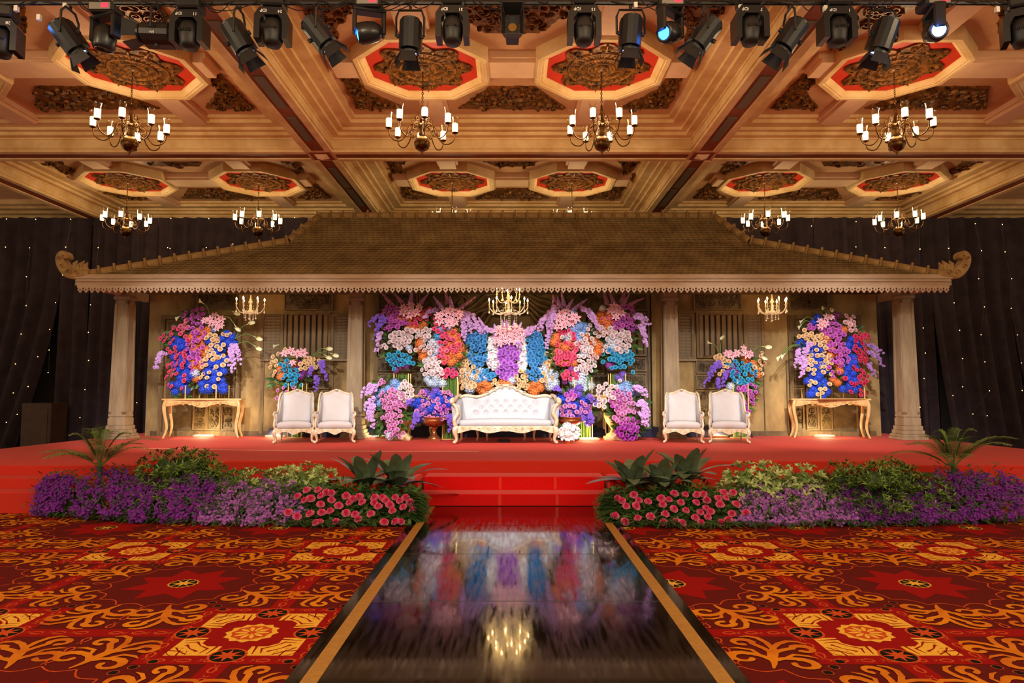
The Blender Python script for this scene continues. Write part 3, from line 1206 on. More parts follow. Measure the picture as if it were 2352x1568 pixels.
def shingles(m, a0, a1, b0, b1, rows, tw):
    """rows of pointed shingles on the quad a0-a1 (low edge) b0-b1 (high edge)"""
    nrm = (a1 - a0).cross(b0 - a0).normalized()
    if nrm.y > 0:
        nrm = -nrm
    for r in range(rows):
        t0, t1 = r / rows, (r + 1.55) / rows
        p0, p1 = a0.lerp(b0, t0), a1.lerp(b1, t0)
        L = (p1 - p0).length
        ux = (p1 - p0).normalized()
        upv = ((b0 + b1) * .5 - (a0 + a1) * .5)
        upv = (upv - ux * upv.dot(ux))
        n = int(L / tw)
        off = .5 * (r % 2)
        hgt = upv / rows
        for k in range(n):
            c = p0 + ux * ((k + off + .25) * tw)
            if (c - p0).length > L - tw * .3:
                continue
            lift = nrm * .022
            q = [c - ux * tw * .5 + hgt * .35 + lift * .9, c + lift * 1.25, c + ux * tw * .5 + hgt * .35 + lift * .9, c + ux * tw * .5 + hgt * 1.4 + nrm * .004, c - ux * tw * .5 + hgt * 1.4 + nrm * .004, c + hgt * .75 + lift * 1.3]
            m.add(q, [(0, 1, 5), (1, 2, 5), (2, 3, 5), (3, 4, 5), (4, 0, 5)])


m = MB()
shingles(m, A[0], A[1], K[0], K[1], 17, .135)
shingles(m, K[0], K[1], T[0], T[1], 11, .135)
build('shingles', m, m_tile, RF, kind='stuff')
# overlapping cover boards of the upper slope
for x in (P(1040, 520, YK).x, P(1330, 520, YK).x):
    m = MB()
    d = Vector((0, -.045, .03))
    p, q = Vector((x, YK, zK)), Vector((x, YR, zR))
    m.tube([p + d, q + d], .012, 4)
    build('cover_strip', m, m_tile, RF)
# ridge and hip caps: individual cap tiles with knobs
cap = MB()
cl = .33
cap.lathe([(.085, 0), (.085, cl * .86), (.082, cl * .86)], 10)
cap.lathe([(.082, cl * .82), (.112, cl * .84), (.112, cl * .96), (.082, cl * .98), (.01, cl * .98)], 10)
cap.sphere((.115, 0, cl * .9), .032, 6, 4)
cap_me = cap.mesh('ridge_cap', [m_ridge], True)


def caps(p, q, name='ridge_cap'):
    d = q - p
    n = max(1, int(round(d.length / .3)))
    st = d.length / n
    z = d.normalized()
    x = Vector((0, -.25, 1))
    x = (x - z * x.dot(z)).normalized()
    y = z.cross(x)
    rot = Matrix((x, y, z)).transposed().to_quaternion()
    for k in range(n):
        put(name, cap_me, RF, p + z * (k * st), quat=rot, scale=(1, 1, st / cl))


lf = Vector((0, 0, .05))
caps(A[0] + Vector((.15, 0, .04)), K[0] + lf)
caps(A[1] + Vector((-.15, 0, .04)), K[1] + lf)
caps(K[0] + lf, T[0] + lf)
caps(K[1] + lf, T[1] + lf)
caps(T[0] + lf, T[1] + lf)
# fascia mouldings
m = MB()
m.box(eL - .02, eR + .02, YE - .12, YE + .06, zE - .07, zE + .02)
m.box(eL, eR, YE - .09, YE + .06, zE - .1, zE - .07)
m.box(eL + .01, eR - .01, YE - .11, YE + .06, zE - .13, zE - .1)
build('fascia_moulding', m, m_fasc, RF)
zf1, zf0 = zE - .13, zE - .225
m = MB()
m.box(eL + .02, eR - .02, YE - .06, YE - .02, zf0, zf1)
build('fascia_board', m, m_fasc, RF)
for s in (-1, 1):
    m = MB()
    xx = eL if s < 0 else eR
    m.box(xx - .05, xx + .05, YE - .02, bk + .6, zE - .2, zE + .02)
    build('side_fascia', m, m_fasc, RF)
# scallops, one by one: pointed tongue with a diamond hole
nsc = 148
sw = (eR - eL - .04) / nsc
sc = MB()
h = .145
outer = [(-.5, 0), (.5, 0), (.5, -.22), (.3, -.3), (.46, -.52), (0, -1), (-.46, -.52), (-.3, -.3), (-.5, -.22)]
hole = [(0, -.32), (.16, -.5), (0, -.68), (-.16, -.5)]
# split as a strip between outer and hole
O = [(a * sw, b * h) for a, b in outer]
Hh = [(a * sw, b * h) for a, b in hole]
ob = [O[0], O[1], O[2], O[3], O[4], O[5], O[6], O[7], O[8]]
ids_o = list(range(9))
for y in (-.06, -.03):
    vs = [(x, y, z) for x, z in ob] + [(x, y, z) for x, z in Hh]
    fs = [(0, 8, 9), (0, 9, 1), (1, 9, 2), (2, 9, 3), (8, 7, 9), (3, 9, 10), (3, 10, 4), (4, 10, 5), (5, 10, 11), (5, 11, 6), (6, 11, 12), (6, 12, 7), (7, 12, 9)]
    sc.add(vs, fs if y == -.06 else [f[::-1] for f in fs])
for lst in (ob, Hh):
    n = len(lst)
    vs = [(x, -.06, z) for x, z in lst] + [(x, -.03, z) for x, z in lst]
    sc.add(vs, [(i, (i + 1) % n, n + (i + 1) % n, n + i) for i in range(n)])
sc_me = sc.mesh('fascia_scallop', [m_fasc])
for k in range(nsc):
    put('fascia_scallop', sc_me, RF, (eL + .02 + sw * (k + .5), YE, zf0))
# curled finials at the two eave corners
for s in (-1, 1):
    m = MB()
    xx = eL if s < 0 else eR
    st_ = [(-.28, .0), (-.1, -.02), (.1, -.02), (.22, .05), (.32, .18), (.37, .32), (.33, .41), (.25, .4), (.22, .34), (.27, .32)]
    wd0 = [.1, .2, .22, .22, .2, .16, .13, .1, .08, .05]
    st_ = [(p.x, p.y) for p in smooth_path([(a, b, 0) for a, b in st_], 4)]
    wds = [wd0[min(8, q // 4)] + (wd0[min(9, q // 4 + 1)] - wd0[min(8, q // 4)]) * (q % 4) / 4 if q < 36 else wd0[9] for q in range(len(st_))]
    for (ya, yb) in ((-.13, .09),):
        n = len(st_)
        vs = []
        for i in range(n):
            a = st_[max(0, i - 1)]
            b = st_[min(n - 1, i + 1)]
            tx, ty = b[0] - a[0], b[1] - a[1]
            l = math.hypot(tx, ty)
            nx, ny = -ty / l, tx / l
            w2 = wds[i] / 2
            for (y, q) in ((ya + .03, 1), (ya, .6), (ya, -.6), (ya + .03, -1), (yb, -1), (yb, 1)):
                vs.append((xx + s * (st_[i][0] + nx * w2 * q), YE + y, zE + .06 + st_[i][1] + ny * w2 * q))
        fs = []
        for i in range(n - 1):
            for k in range(6):
                j = (k + 1) % 6
                fs.append((i * 6 + k, i * 6 + j, i * 6 + 6 + j, i * 6 + 6 + k))
        fs.append(tuple(range(6)))
        fs.append(tuple((n - 1) * 6 + k for k in range(5, -1, -1)))
        m.add(vs, fs)
    upf = lambda u, v, hh: (xx + s * u, YE - .13 - hh, zE + .06 + v)
    for (u, v, r) in ((.12, 0, .07), (.27, .13, .06), (-.05, 0, .06), (.34, .3, .05)):
        m.ridge(spiral(u, v, r, 0, 1.1, 10, .2), [.03] * 10, .035, upf)
    for k in range(4):                                   # leaf tips on the back of the curl
        u = -.18 + .075 * k
        m.tube([(xx + s * u, YE - .02, zE + .1), (xx + s * (u + .03), YE - .02, zE + .22 + .05 * (k % 2)), (xx + s * (u - .02), YE - .02, zE + .29 + .04 * (k % 2))], [.06, .05, .015], 6)
    build('finial', m, m_ridge, RF, smooth=False)
# ================================================================== BRASS CHANDELIERS
m_shade = glass_mat('clear_glass_shade', (1, .98, .95), .35)
m_lit = M('lit_frosted_glass', (255, 240, 215), emis=(255, 214, 150), strength=5.0)


def brass_proto():
    root = thing('brass_chandelier', '', 'chandelier')
    m = MB()
    m.sphere((0, 0, 0), .135, 18, 12)
    build('ball', m, m_brass, root, smooth=True)
    m = MB()
    m.lathe([(.001, -.2), (.018, -.185), (.012, -.165), (.03, -.145), (.03, -.125)], 10)
    build('finial', m, m_brass, root, smooth=True)
    m = MB()
    m.lathe([(.04, .12), (.06, .16), (.045, .2), (.075, .24), (.075, .3), (.05, .33), (.035, .36), (.05, .38), (.03, .42), (.022, .55), (.03, .57), (.018, .6), (.02, .64), (.001, .65)], 12)
    build('stem', m, m_brass, root, smooth=True)
    m = MB()
    n = 20
    L = 1.36 - .62
    for k in range(n):                                   # chain links
        zc = .62 + L * (k + .5) / n
        a = (k % 2) * PI / 2
        pts = [(.014 * math.cos(t) * math.cos(a), .014 * math.cos(t) * math.sin(a), zc + .026 * math.sin(t)) for t in [2 * PI * q / 8 for q in range(9)]]
        m.tube(pts, .005, 4, cap=False)
    build('chain', m, m_brass, root)
    m = MB()
    m.lathe([(.001, 1.37), (.07, 1.37), (.05, 1.34), (.02, 1.32)], 10)
    build('ceiling_rose', m, m_brass, root, smooth=True)
    arm = MB()
    arm.tube(smooth_path([(.05, 0, .26), (.13, 0, .32), (.22, 0, .27), (.27, 0, .12), (.36, 0, .02), (.46, 0, .03), (.53, 0, .1), (.55, 0, .21)], 4), .0095, 6)
    arm_me = arm.mesh('arm', [m_brass], True)
    sc_ = MB()
    sc_.tube([(x, 0, z) for x, z in spiral(.13, .39, .045, -1.2, 1.15, 12, .3)], .008, 5)
    sc_.tube(smooth_path([(.06, 0, .3), (.1, 0, .36), (.1, 0, .46), (.085, 0, .49)], 3), .007, 5)
    sc_me = sc_.mesh('scroll', [m_brass], True)
    sc2 = MB()
    sc2.tube([(x, 0, z) for x, z in spiral(.2, .17, .04, 1.0, -1.15, 12, .3)], .008, 5)
    sc2_me = sc2.mesh('scroll', [m_brass], True)
    pan = MB()
    pan.lathe([(.001, .2), (.02, .205), (.052, .22), (.055, .23), (.03, .232), (.001, .232)], 12, (.55, 0, 0))
    pan_me = pan.mesh('drip_pan', [m_brass], True)
    gl = MB()
    gl.lathe([(.038, .235), (.05, .26), (.051, .4), (.05, .43), (.063, .485)], 12, (.55, 0, 0))
    gl_me = gl.mesh('glass_shade', [m_shade], True)
    lt = MB()
    lt.lathe([(.001, .236), (.034, .24), (.0465, .262), (.0475, .375), (.044, .385), (.001, .39)], 12, (.55, 0, 0))
    lt_me = lt.mesh('frosted_lamp', [m_lit], True)
    for k in range(8):
        a = (0, 0, 2 * PI * k / 8 + .2)
        o = put('arm', arm_me, root, rot=a)
        put('scroll', sc_me, o)
        put('scroll', sc2_me, o)
        put('drip_pan', pan_me, o)
        g = put('glass_shade', gl_me, root, rot=a)
        put('frosted_lamp', lt_me, g)
    return root


bp_ = brass_proto()
labs = ['large brass chandelier under the centre bay octagon on the pink console side', 'large brass chandelier under the centre bay octagon on the crimson rose console side',
        'large brass chandelier in front bay beyond the vented beam, pink console side', 'large brass chandelier in front bay beyond the vented beam, crimson console side',
        'small-looking far brass chandelier before the drape above low roof slope, pink console side', 'far brass chandelier before the drape nearest the curled finial, pink console side',
        'far brass chandelier beside the steep roof shoulder, crimson console side', 'far brass chandelier before the drape nearest the curled finial, crimson console side',
        'brass chandelier mostly hidden behind the roof ridge, pink console side', 'brass chandelier mostly hidden behind the roof ridge, crimson console side']
spots = [(-1.5, 11.115, .0), (1.5, 11.115, .2), (-6.38, 11.115, .1), (6.42, 11.115, .3), (-6.56, 17.345, .2), (-9.96, 17.345, .1), (6.54, 17.345, .35), (9.98, 17.345, 0), (-1.55, 17.345, 0), (1.55, 17.345, .4)]
for k, (x, y, a) in enumerate(spots):
    o = bp_ if k == 0 else copy_tree(bp_)
    o.location = (x, y, 5.83)
    o.rotation_euler = (0, 0, a)
    tag(o, labs[k], 'chandelier', 'brass chandeliers')
    lamp('chandelier_glow', 'POINT', (x, y, 6.2), 70, (1, .72, .4), .3)
# the rest of the hall's chandeliers, above and behind the camera
for x in (-9.75, -6.45, -1.5, 1.5, 6.45, 9.75):
    for y in (4.9, -1.3):
        lamp('chandelier_glow', 'POINT', (x, y, 5.9), 140, (1, .72, .4), .3)

# ================================================================== CRYSTAL CHANDELIERS
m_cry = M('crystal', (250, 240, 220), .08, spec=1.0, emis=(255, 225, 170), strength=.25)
m_flame = M('candle_bulb', (255, 240, 210), emis=(255, 205, 130), strength=110)
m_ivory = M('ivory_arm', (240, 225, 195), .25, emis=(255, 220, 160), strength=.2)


def crystal(label, loc, R0, tiers, grp=None, drop=.3):
    root = thing('crystal_chandelier', label, 'chandelier', loc, 0, grp)
    m = MB()
    H = R0 * 1.15
    m.lathe([(.001, -.08), (.05, -.06), (.09, -.02), (.06, .02), (.025, .05), (.035, .12), (.02, .2), (.03, H * .6), (.05, H * .66), (.02, H * .75), (.012, H * 1.1), (.001, H * 1.1)], 10)
    build('column', m, m_ivory, root, smooth=True)
    m = MB()
    m.tube([(0, 0, H * 1.1), (0, 0, H * 1.1 + .5)], .006, 5)
    build('hanging_rod', m, m_brass, root)
    for (n, r, z0, ph) in tiers:
        am = MB()
        am.tube(smooth_path([(.02, 0, z0 + .02), (r * .35, 0, z0 - .05), (r * .72, 0, z0 - .04), (r * .97, 0, z0 + .07), (r, 0, z0 + .14)], 4), [.012] * 17, 6)
        am.lathe([(.001, z0 + .13), (.03, z0 + .15), (.028, z0 + .155), (.001, z0 + .155)], 8, (r, 0, 0))
        am.lathe([(.012, z0 + .15), (.012, z0 + .23), (.001, z0 + .23)], 6, (r, 0, 0))
        ame = am.mesh('arm', [m_ivory], True)
        bm_ = MB()
        bm_.lathe([(.001, z0 + .23), (.017, z0 + .25), (.018, z0 + .265), (.008, z0 + .29), (.001, z0 + .305)], 8, (r, 0, 0))
        bme = bm_.mesh('bulb', [m_flame], True)
        dm = MB()
        for q, zz in enumerate((.0, .03, .06, .09)):
            dm.sphere((r, 0, z0 + .1 - zz), .009, 5, 4)
        dm.sphere((r, 0, z0 - .03), .02, 6, 5, sz=1.5)
        dme = dm.mesh('crystal_drop', [m_cry])
        for k in range(n):
            a = (0, 0, 2 * PI * k / n + ph)
            o = put('arm', ame, root, rot=a)
            put('bulb', bme, o)
            put('crystal_drop', dme, o)
    # hanging strands
    sm = MB()
    for q in range(7):
        sm.sphere((0, 0, -.04 * q), .009, 5, 4)
    sm.sphere((0, 0, -.31), .019, 6, 5, sz=1.5)
    sme = sm.mesh('crystal_strand', [m_cry])
    for k in range(9):
        a = 2 * PI * k / 9
        put('crystal_strand', sme, root, (R0 * .42 * math.cos(a), R0 * .42 * math.sin(a), -.06), scale=(1, 1, drop / .3 * (.7 + .5 * R())))
    put('crystal_strand', sme, root, (0, 0, -.08), scale=(1, 1, drop / .3))
    # beaded swags from the crown
    sw_ = MB()
    for k in range(8):
        a = 2 * PI * k / 8
        for q in range(9):
            t = q / 8
            rr = .03 + (R0 * .5 - .03) * t
            zz = H * .8 - (H * .8 + .0) * t - .12 * math.sin(PI * t)
            sw_.sphere((rr * math.cos(a), rr * math.sin(a), zz), .009, 4, 3)
    build('bead_swags', sw_, m_cry, root, kind='stuff')
    return root


c = P(1168, 715, 15.7)
crystal('large two-tier crystal chandelier glowing above the sofa', c, .45, [(8, .45, .0, .15), (5, .28, .26, .4)], drop=.32)
c = P(575, 715, 16.0)
crystal('small crystal candle chandelier beside shuttered window, pink console side', c, .31, [(6, .31, .02, .35)], 'small crystal chandeliers', .12)
c = P(1774, 716, 16.0)
crystal('small crystal candle chandelier beside shuttered window, crimson console side', c, .33, [(8, .33, .02, .1)], 'small crystal chandeliers', .12)

# ================================================================== TRUSS AND STAGE LANTERNS
YT = 7.6
ztr = P(1176, 7, YT).z
TR = thing('lighting_truss', 'black lighting truss pipe hung under the ceiling with lanterns', 'truss', (0, 0, 0))
m = MB()
m.tube([(-6.5, YT, ztr), (6.5, YT, ztr)], .028, 8)
build('lower_chord', m, m_black, TR)
for dy, dz in ((.3, .24), (.15, .42)):
    m = MB()
    m.tube([(-6.5, YT + dy, ztr + dz), (6.5, YT + dy, ztr + dz)], .025, 6)
    build('chord', m, m_black, TR)
m = MB()
for k in range(27):
    x = -6.5 + .5 * k
    m.tube([(x, YT, ztr), (x + .25, YT + .15, ztr + .42), (x + .5, YT + .3, ztr + .24)], .01, 4)
build('braces', m, m_black, TR)
m = MB()
rd = random.Random(5)
for k in range(46):                                      # looped cables tied along the pipe
    x = -6.1 + 12.2 * rd.random()
    l = .2 + .5 * rd.random()
    d = .05 + .09 * rd.random()
    m.tube(smooth_path([(x, YT - .03, ztr), (x + l * .25, YT - .05, ztr - d * rd.random()), (x + l * .6, YT - .05, ztr - d), (x + l, YT - .03, ztr)], 3), .006, 4)
build('cables', m, m_black, TR, kind='stuff')
m = MB()
for px, py in ((38, 20), (150, 14), (90, 40), (600, 24), (1460, 12), (1700, 18), (1895, 20), (2290, 22)):
    p = P(px, py, YT - .05)
    m.box(p.x - .02, p.x + .02, p.y - .02, p.y + .02, p.z - .035, p.z + .03)
build('plugs', m, M('pale_plug', (210, 205, 195), .5), TR, kind='stuff')

m_lens_b = M('blue_lens', (20, 80, 255), emis=(40, 120, 255), strength=10)
m_lens_w = M('white_blue_lens', (180, 220, 255), emis=(150, 205, 255), strength=22)
m_lens_d = M('dark_lens', (60, 56, 40), .08, spec=1.0)
m_disp = M('red_display', (255, 40, 60), emis=(255, 40, 70), strength=1.6)
m_white = M('white_marking', (235, 235, 235), .6)
m_grey2 = M('grey_panel', (120, 118, 112), .5)


def par_proto():
    """profile lantern with barn doors; beam along -Z, pivot at the origin"""
    root = thing('par_lantern', '', 'stage light')
    m = MB()
    # half-round upper shell on a flat box
    prof = [(-.145, .13), (.145, .13), (.145, .0), (.12, -.08), (.065, -.135), (0, -.15), (-.065, -.135), (-.12, -.08), (-.145, .0)]
    m.prism(prof, lambda u, v: (u, v, .2), lambda u, v: (u, v, -.18))
    build('body', m, m_blackgloss, root)
    m = MB()
    m.lathe([(.06, .2), (.12, .2), (.12, .235), (.08, .245), (.001, .245)], 14)
    build('rear_cap', m, m_blackgloss, root)
    m = MB()
    m.lathe([(.1, -.18), (.1, -.21), (.125, -.21), (.125, -.24), (.1, -.24), (.1, -.18)], 16)
    build('front_ring', m, m_blackgloss, root)
    m = MB()
    m.lathe([(.001, -.215), (.098, -.215)], 14)
    build('lens', m, M('faint_lens', (150, 170, 220), .1, emis=(190, 205, 255), strength=2.0), root)
    for k in range(4):
        m = MB()
        a, b, l, t = .085, .125, .16, .006
        o_ = .11
        vs = [(-a, 0, 0), (a, 0, 0), (b, l * .42, -l), (-b, l * .42, -l)]
        vs = [(x, y + o_, z - .235) for x, y, z in vs]
        vs2 = [(x, y + t, z) for x, y, z in vs]
        m.add(vs + vs2, [(0, 1, 2, 3), (7, 6, 5, 4), (0, 4, 5, 1), (1, 5, 6, 2), (2, 6, 7, 3), (3, 7, 4, 0)])
        build('barn_door', m, m_black, root, rot=(0, 0, k * PI / 2))
    for s in (-1, 1):
        m = MB()
        m.tube([(s * .14, 0, 0), (s * .175, 0, 0)], .03, 8)
        build('pivot_knob', m, m_black, root)
    return root


par0 = par_proto()
pars = [((157, 88), 33, (18, 0), 'black barn-door lantern lit blue along its side, hanging beside number 28'),
        ((548, 88), 30, (10, 0), 'black barn-door lantern with pinkish flap between numbers 11 and 24'),
        ((733, 78), 38, (8, 0), 'black barn-door lantern between number 24 and the first blue moving head'),
        ((942, 84), -2, (6, 0), 'straight-down barn-door lantern between a blue beam lamp and moving head 31'),
        ((1449, 78), -4, (6, 0), 'straight-down barn-door lantern standing clear next to moving head 13'),
        ((1618, 80), -36, (8, 0), 'black barn-door lantern leaning towards the blue moving head beside number 7'),
        ((1815, 84), -34, (8, 0), 'black barn-door lantern leaning between numbers 7 and 1'),
        ((2030, 84), -16, (14, 0), 'black barn-door lantern lit blue next to the brightest moving head'),
        ((362, 78), -92, (0, 0), 'black barn-door lantern lying level beside number 11')]
par_objs = [par0] + [copy_tree(par0) for _ in pars[1:]]
for k, ((px, py), tilt, (fw, _), lab) in enumerate(pars):
    o = par_objs[k]
    p = P(px, py, YT)
    o.location = p
    o.rotation_euler = (math.radians(fw), math.radians(-tilt), math.radians(0))
    o.scale = (.88, .88, .84)
    tag(o, lab, 'stage light', 'barn-door lanterns on the truss')
    # the yoke is a part of the lantern but stays upright: give it the inverse turn
    m = MB()
    top = ztr - .03 - p.z
    w_ = .185
    m.tube([(w_, 0, 0), (w_, 0, top * .72), (w_ * .8, 0, top), (-w_ * .8, 0, top), (-w_, 0, top * .72), (-w_, 0, 0)] if abs(tilt) < 20 else
           [(0, -.18, 0), (.0, -.18, top * .75), (0, -.1, top), (0, .1, top), (0, .18, top * .75), (0, .18, 0)], .016, 5)
    m.tube([(0, 0, top), (0, 0, top + .06)], .02, 6)
    y = build('yoke', m, m_black, o)
    y.rotation_mode = 'QUATERNION'
    y.rotation_quaternion = o.rotation_euler.to_quaternion().inverted()
    if k in (8,):
        me = text_mesh('SN-', .05, m_white)
        put('lettering', me, o, (.05, -.151, 0), rot=(PI / 2, PI / 2, 0))


def yoke_outline():
    return [(-.19, -.2), (-.19, .08), (-.13, .17), (.13, .17), (.19, .08), (.19, -.2), (.125, -.2), (.125, .02), (.08, .08), (-.08, .08), (-.125, .02), (-.125, -.2)]


def moving_proto():
    root = thing('moving_head', '', 'stage light')
    m = MB()
    m.bbox(-.13, .13, -.12, .12, .2, .33, .02)
    build('base', m, m_black, root)
    m = MB()
    m.tube([(0, 0, .16), (0, 0, .22)], .06, 10)
    build('swivel', m, m_blackgloss, root)
    m = MB()
    ol = yoke_outline()
    # U-shaped yoke: two arms and a bridge with cut corners, built from convex pieces
    for poly in ([ol[0], ol[1], ol[10], ol[11]][::-1], [ol[1], ol[2], ol[9], ol[10]][::-1], [ol[2], ol[3], ol[8], ol[9]][::-1], [ol[3], ol[4], ol[7], ol[8]][::-1], [ol[4], ol[5], ol[6], ol[7]][::-1]):
        m.prism(poly, lambda u, v: (u, -.11, v), lambda u, v: (u, .11, v))
    build('yoke', m, m_blackgloss, root)
    m = MB()
    m.lathe([(.001, -.24), (.085, -.235), (.105, -.2), (.12, -.1), (.115, .0), (.09, .055), (.05, .07), (.001, .07)], 14, sy=1.1)
    build('head', m, m_black, root, smooth=True)
    m = MB()
    for k in range(9):
        x = -.07 + .0175 * k
        m.box(x - .004, x + .004, -.137, -.125, -.09, -.055)
    build('cooling_fins', m, m_blackgloss, root)
    for s in (-1, 1):
        m = MB()
        m.tube([(s * .07, 0, .33), (s * .07, 0, .43)], .016, 6)
        build('clamp', m, m_grey2, root)
    return root


mv0 = moving_proto()
mvs = [((437, 66), '11', 0), ((628, 60), '24', 4), ((1040, 56), '31', 0), ((1341, 56), '13', 0), ((1722, 56), '7', 0), ((1921, 58), '1', 0), ((6, 84), '28', 12), ((2345, 60), '', -25)]
MVL = ['moving-head lamp 11 beside the lantern lying level', 'moving-head lamp 24 between two barn-door lanterns tilted alike', 'moving-head lamp 31 between straight-down lantern and the small scoop',
       'moving-head lamp 13 between the small scoop and a straight-down lantern', 'moving-head lamp 7 between two lanterns leaning alike', 'moving-head lamp 1 beside the lantern lit blue',
       'moving-head lamp 28 at the end of the truss beside green plug', 'unnumbered moving-head lamp at the end of the truss by the brightest beam']
mv_objs = [mv0] + [copy_tree(mv0) for _ in mvs[1:]]
for k, ((px, py), num, a) in enumerate(mvs):
    o = mv_objs[k]
    o.location = P(px, py, YT)
    o.rotation_euler = (0, 0, math.radians(a))
    tag(o, MVL[k], 'stage light', 'moving heads on the truss')
    if num:
        put('lettering', text_mesh('IDP', .052, m_white), o, (-.085, -.112, .125), rot=(PI / 2, PI, 0))
        put('lettering', text_mesh(num, .052, m_white), o, (.1, -.112, .118), rot=(PI / 2, PI, 0))


def beam_head(px, py, lensmat, turn, tilt, label, grp='lit moving heads on the truss'):
    """smaller beam lamp seen from the side with a glowing lens and red display"""
    p = P(px, py, YT)
    root = thing('beam_lamp', label, 'stage light', p, 0, grp)
    m = MB()
    m.bbox(-.15, .15, -.12, .12, .14, .25, .02)
    build('base', m, m_black, root)
    m = MB()
    m.box(-.12, .12, -.128, -.12, .155, .235)
    pn = build('control_panel', m, m_grey2, root)
    m = MB()
    m.box(.02, .1, -.133, -.128, .175, .225)
    build('display', m, m_disp, pn)
    m = MB()
    m.bbox(-.06, .06, -.19, -.14, -.15, .15, .015)
    m.bbox(-.06, .06, .14, .19, -.15, .15, .015)
    m.bbox(-.07, .07, -.19, .19, .1, .15, .015)
    yk = build('yoke', m, m_blackgloss, root, rot=(0, 0, math.radians(turn)))
    hd = MB()
    hd.lathe([(.001, .15), (.07, .14), (.11, .08), (.125, 0), (.12, -.1), (.105, -.14), (.075, -.14), (.075, -.12), (.001, -.12)], 16)
    h = build('head', hd, m_blackgloss, root, loc=(0, 0, -.12), smooth=True)
    h.rotation_euler = (math.radians(tilt), 0, math.radians(turn))
    m = MB()
    m.lathe([(.001, -.132), (.075, -.132)], 16)
    build('lens', m, lensmat, h)
    for s in (-1, 1):
        m = MB()
        m.tube([(s * .07, 0, .25), (s * .07, 0, .33)], .014, 6)
        build('clamp', m, m_grey2, root)
    return root


beam_head(848, 52, m_lens_b, -75, -75, 'beam lamp with narrow blue lens turned aside, beside a straight-down lantern')
beam_head(1540, 52, m_lens_b, -50, -70, 'beam lamp with round blue lens half turned, beside a leaning lantern')
beam_head(2145, 50, m_lens_w, -12, -72, 'black beam lamp shining brightest blue-white towards the hall')
beam_head(242, 64, m_lens_d, 70, 10, 'black beam lamp with dark lens beside the level lantern')
pb = P(2140, 75, YT)
lamp('blue_spill', 'POINT', pb + Vector((-.05, -.2, -.02)), 2.2, (.1, .3, 1), .05)
for bx2, by2, e2 in ((820, 70, .5), (1515, 75, .5), (60, 75, 1.6)):          # spill of two blue lenses, then an added blue light without a lit head
    lamp('blue_spill', 'POINT', P(bx2, by2, YT - .12), e2, (.1, .3, 1), .04)
# small square scoop in the middle
p = P(1177, 62, YT)
root = thing('scoop_lantern', 'small square black lantern with amber lens at the middle of the truss', 'stage light', p)
m = MB()
m.prism([(-.1, -.16), (.1, -.16), (.1, .16), (-.1, .16)], lambda u, v: (u * .8, -.02, v * .8), lambda u, v: (u * .7, .2, v * .7))
build('body', m, m_black, root)
for k, (a, b, c_, d) in enumerate((((-.09, -.14), (-.09, .14), (-.13, .17), (-.13, -.17)), ((.09, .14), (.09, -.14), (.13, -.17), (.13, .17)), ((-.09, .14), (.09, .14), (.12, .19), (-.12, .19)), ((.09, -.14), (-.09, -.14), (-.12, -.19), (.12, -.19)))):
    m = MB()
    vs = [(a[0], -.02, a[1]), (b[0], -.02, b[1]), (c_[0], -.2, c_[1]), (d[0], -.2, d[1])]
    m.add(vs + [(x * .96, y, z * .96) for x, y, z in vs], [(0, 1, 2, 3), (7, 6, 5, 4), (0, 4, 5, 1), (1, 5, 6, 2), (2, 6, 7, 3), (3, 7, 4, 0)])
    build('barn_door', m, m_black, root)
m = MB()
m.lathe([(.001, 0), (.05, 0)], 14)
build('lens', m, M('amber_lens', (120, 84, 30), .1, spec=1), root, loc=(0, -.03, -.02), rot=(PI / 2, 0, 0))
m = MB()
m.tube([(0, .08, .1), (0, .08, ztr - p.z)], .015, 6)
build('hanger', m, m_black, root)
# stage wash from the lanterns
WHITE = (1, .96, .94)
for ((px, py), tilt, _, lab), (tx, e, sp) in zip(pars, ((-7.2, 3600, 38), (-4.6, 2500, 38), (-1.9, 1750, 40), (-.6, 1500, 40), (.7, 1500, 40), (2.0, 1750, 40), (4.6, 2500, 38), (7.2, 3600, 38))):
    p = P(px, py, YT)
    lamp('lantern_beam', 'SPOT', p + Vector((0, .12, -.5)), e, WHITE, .1, (tx, 14.8, 1.75), sp, 1.0)
# ================================================================== FURNITURE
m_ivorygold = M('ivory_gilt_wood', (226, 212, 190), .35, rgb2=(200, 170, 128), scale=9, spec=.6)
m_uph = M('white_upholstery', (178, 178, 184), .55, var=.04, scale=20, sheen=.1)
m_uph2 = M('grey_white_velvet', (196, 191, 193), .6, rgb2=(184, 172, 168), scale=2.2, sheen=.1)
m_gilt = M('pale_gilt_wood', (224, 188, 128), .35, rgb2=(196, 150, 88), scale=6, spec=.6)


def cabriole(m, x, y, h, sx, sy, r=.035):
    """S-curved leg from (x,y,h) to the floor, knee leaning to (sx,sy)"""
    pts = [(x, y, h), (x + sx * .03, y + sy * .03, h * .82), (x + sx * .035, y + sy * .035, h * .62), (x + sx * .005, y + sy * .005, h * .3), (x + sx * .012, y + sy * .012, h * .1), (x + sx * .04, y + sy * .04, .03), (x + sx * .05, y + sy * .05, 0)]
    p = smooth_path(pts, 3)
    n = len(p)
    prof = [1.15, 1.35, 1.2, .8, .6, .8, .75]
    rs = []
    for i in range(n):
        t = i / (n - 1) * 6
        k = min(5, int(t))
        rs.append(r * (prof[k] + (prof[k + 1] - prof[k]) * (t - k)))
    m.tube(p, rs, 8)


def leg_part(root, x, y, h, sx, sy, r, mat):
    m = MB()
    cabriole(m, x, y, h, sx, sy, r)
    return build('leg', m, mat, root, smooth=True)


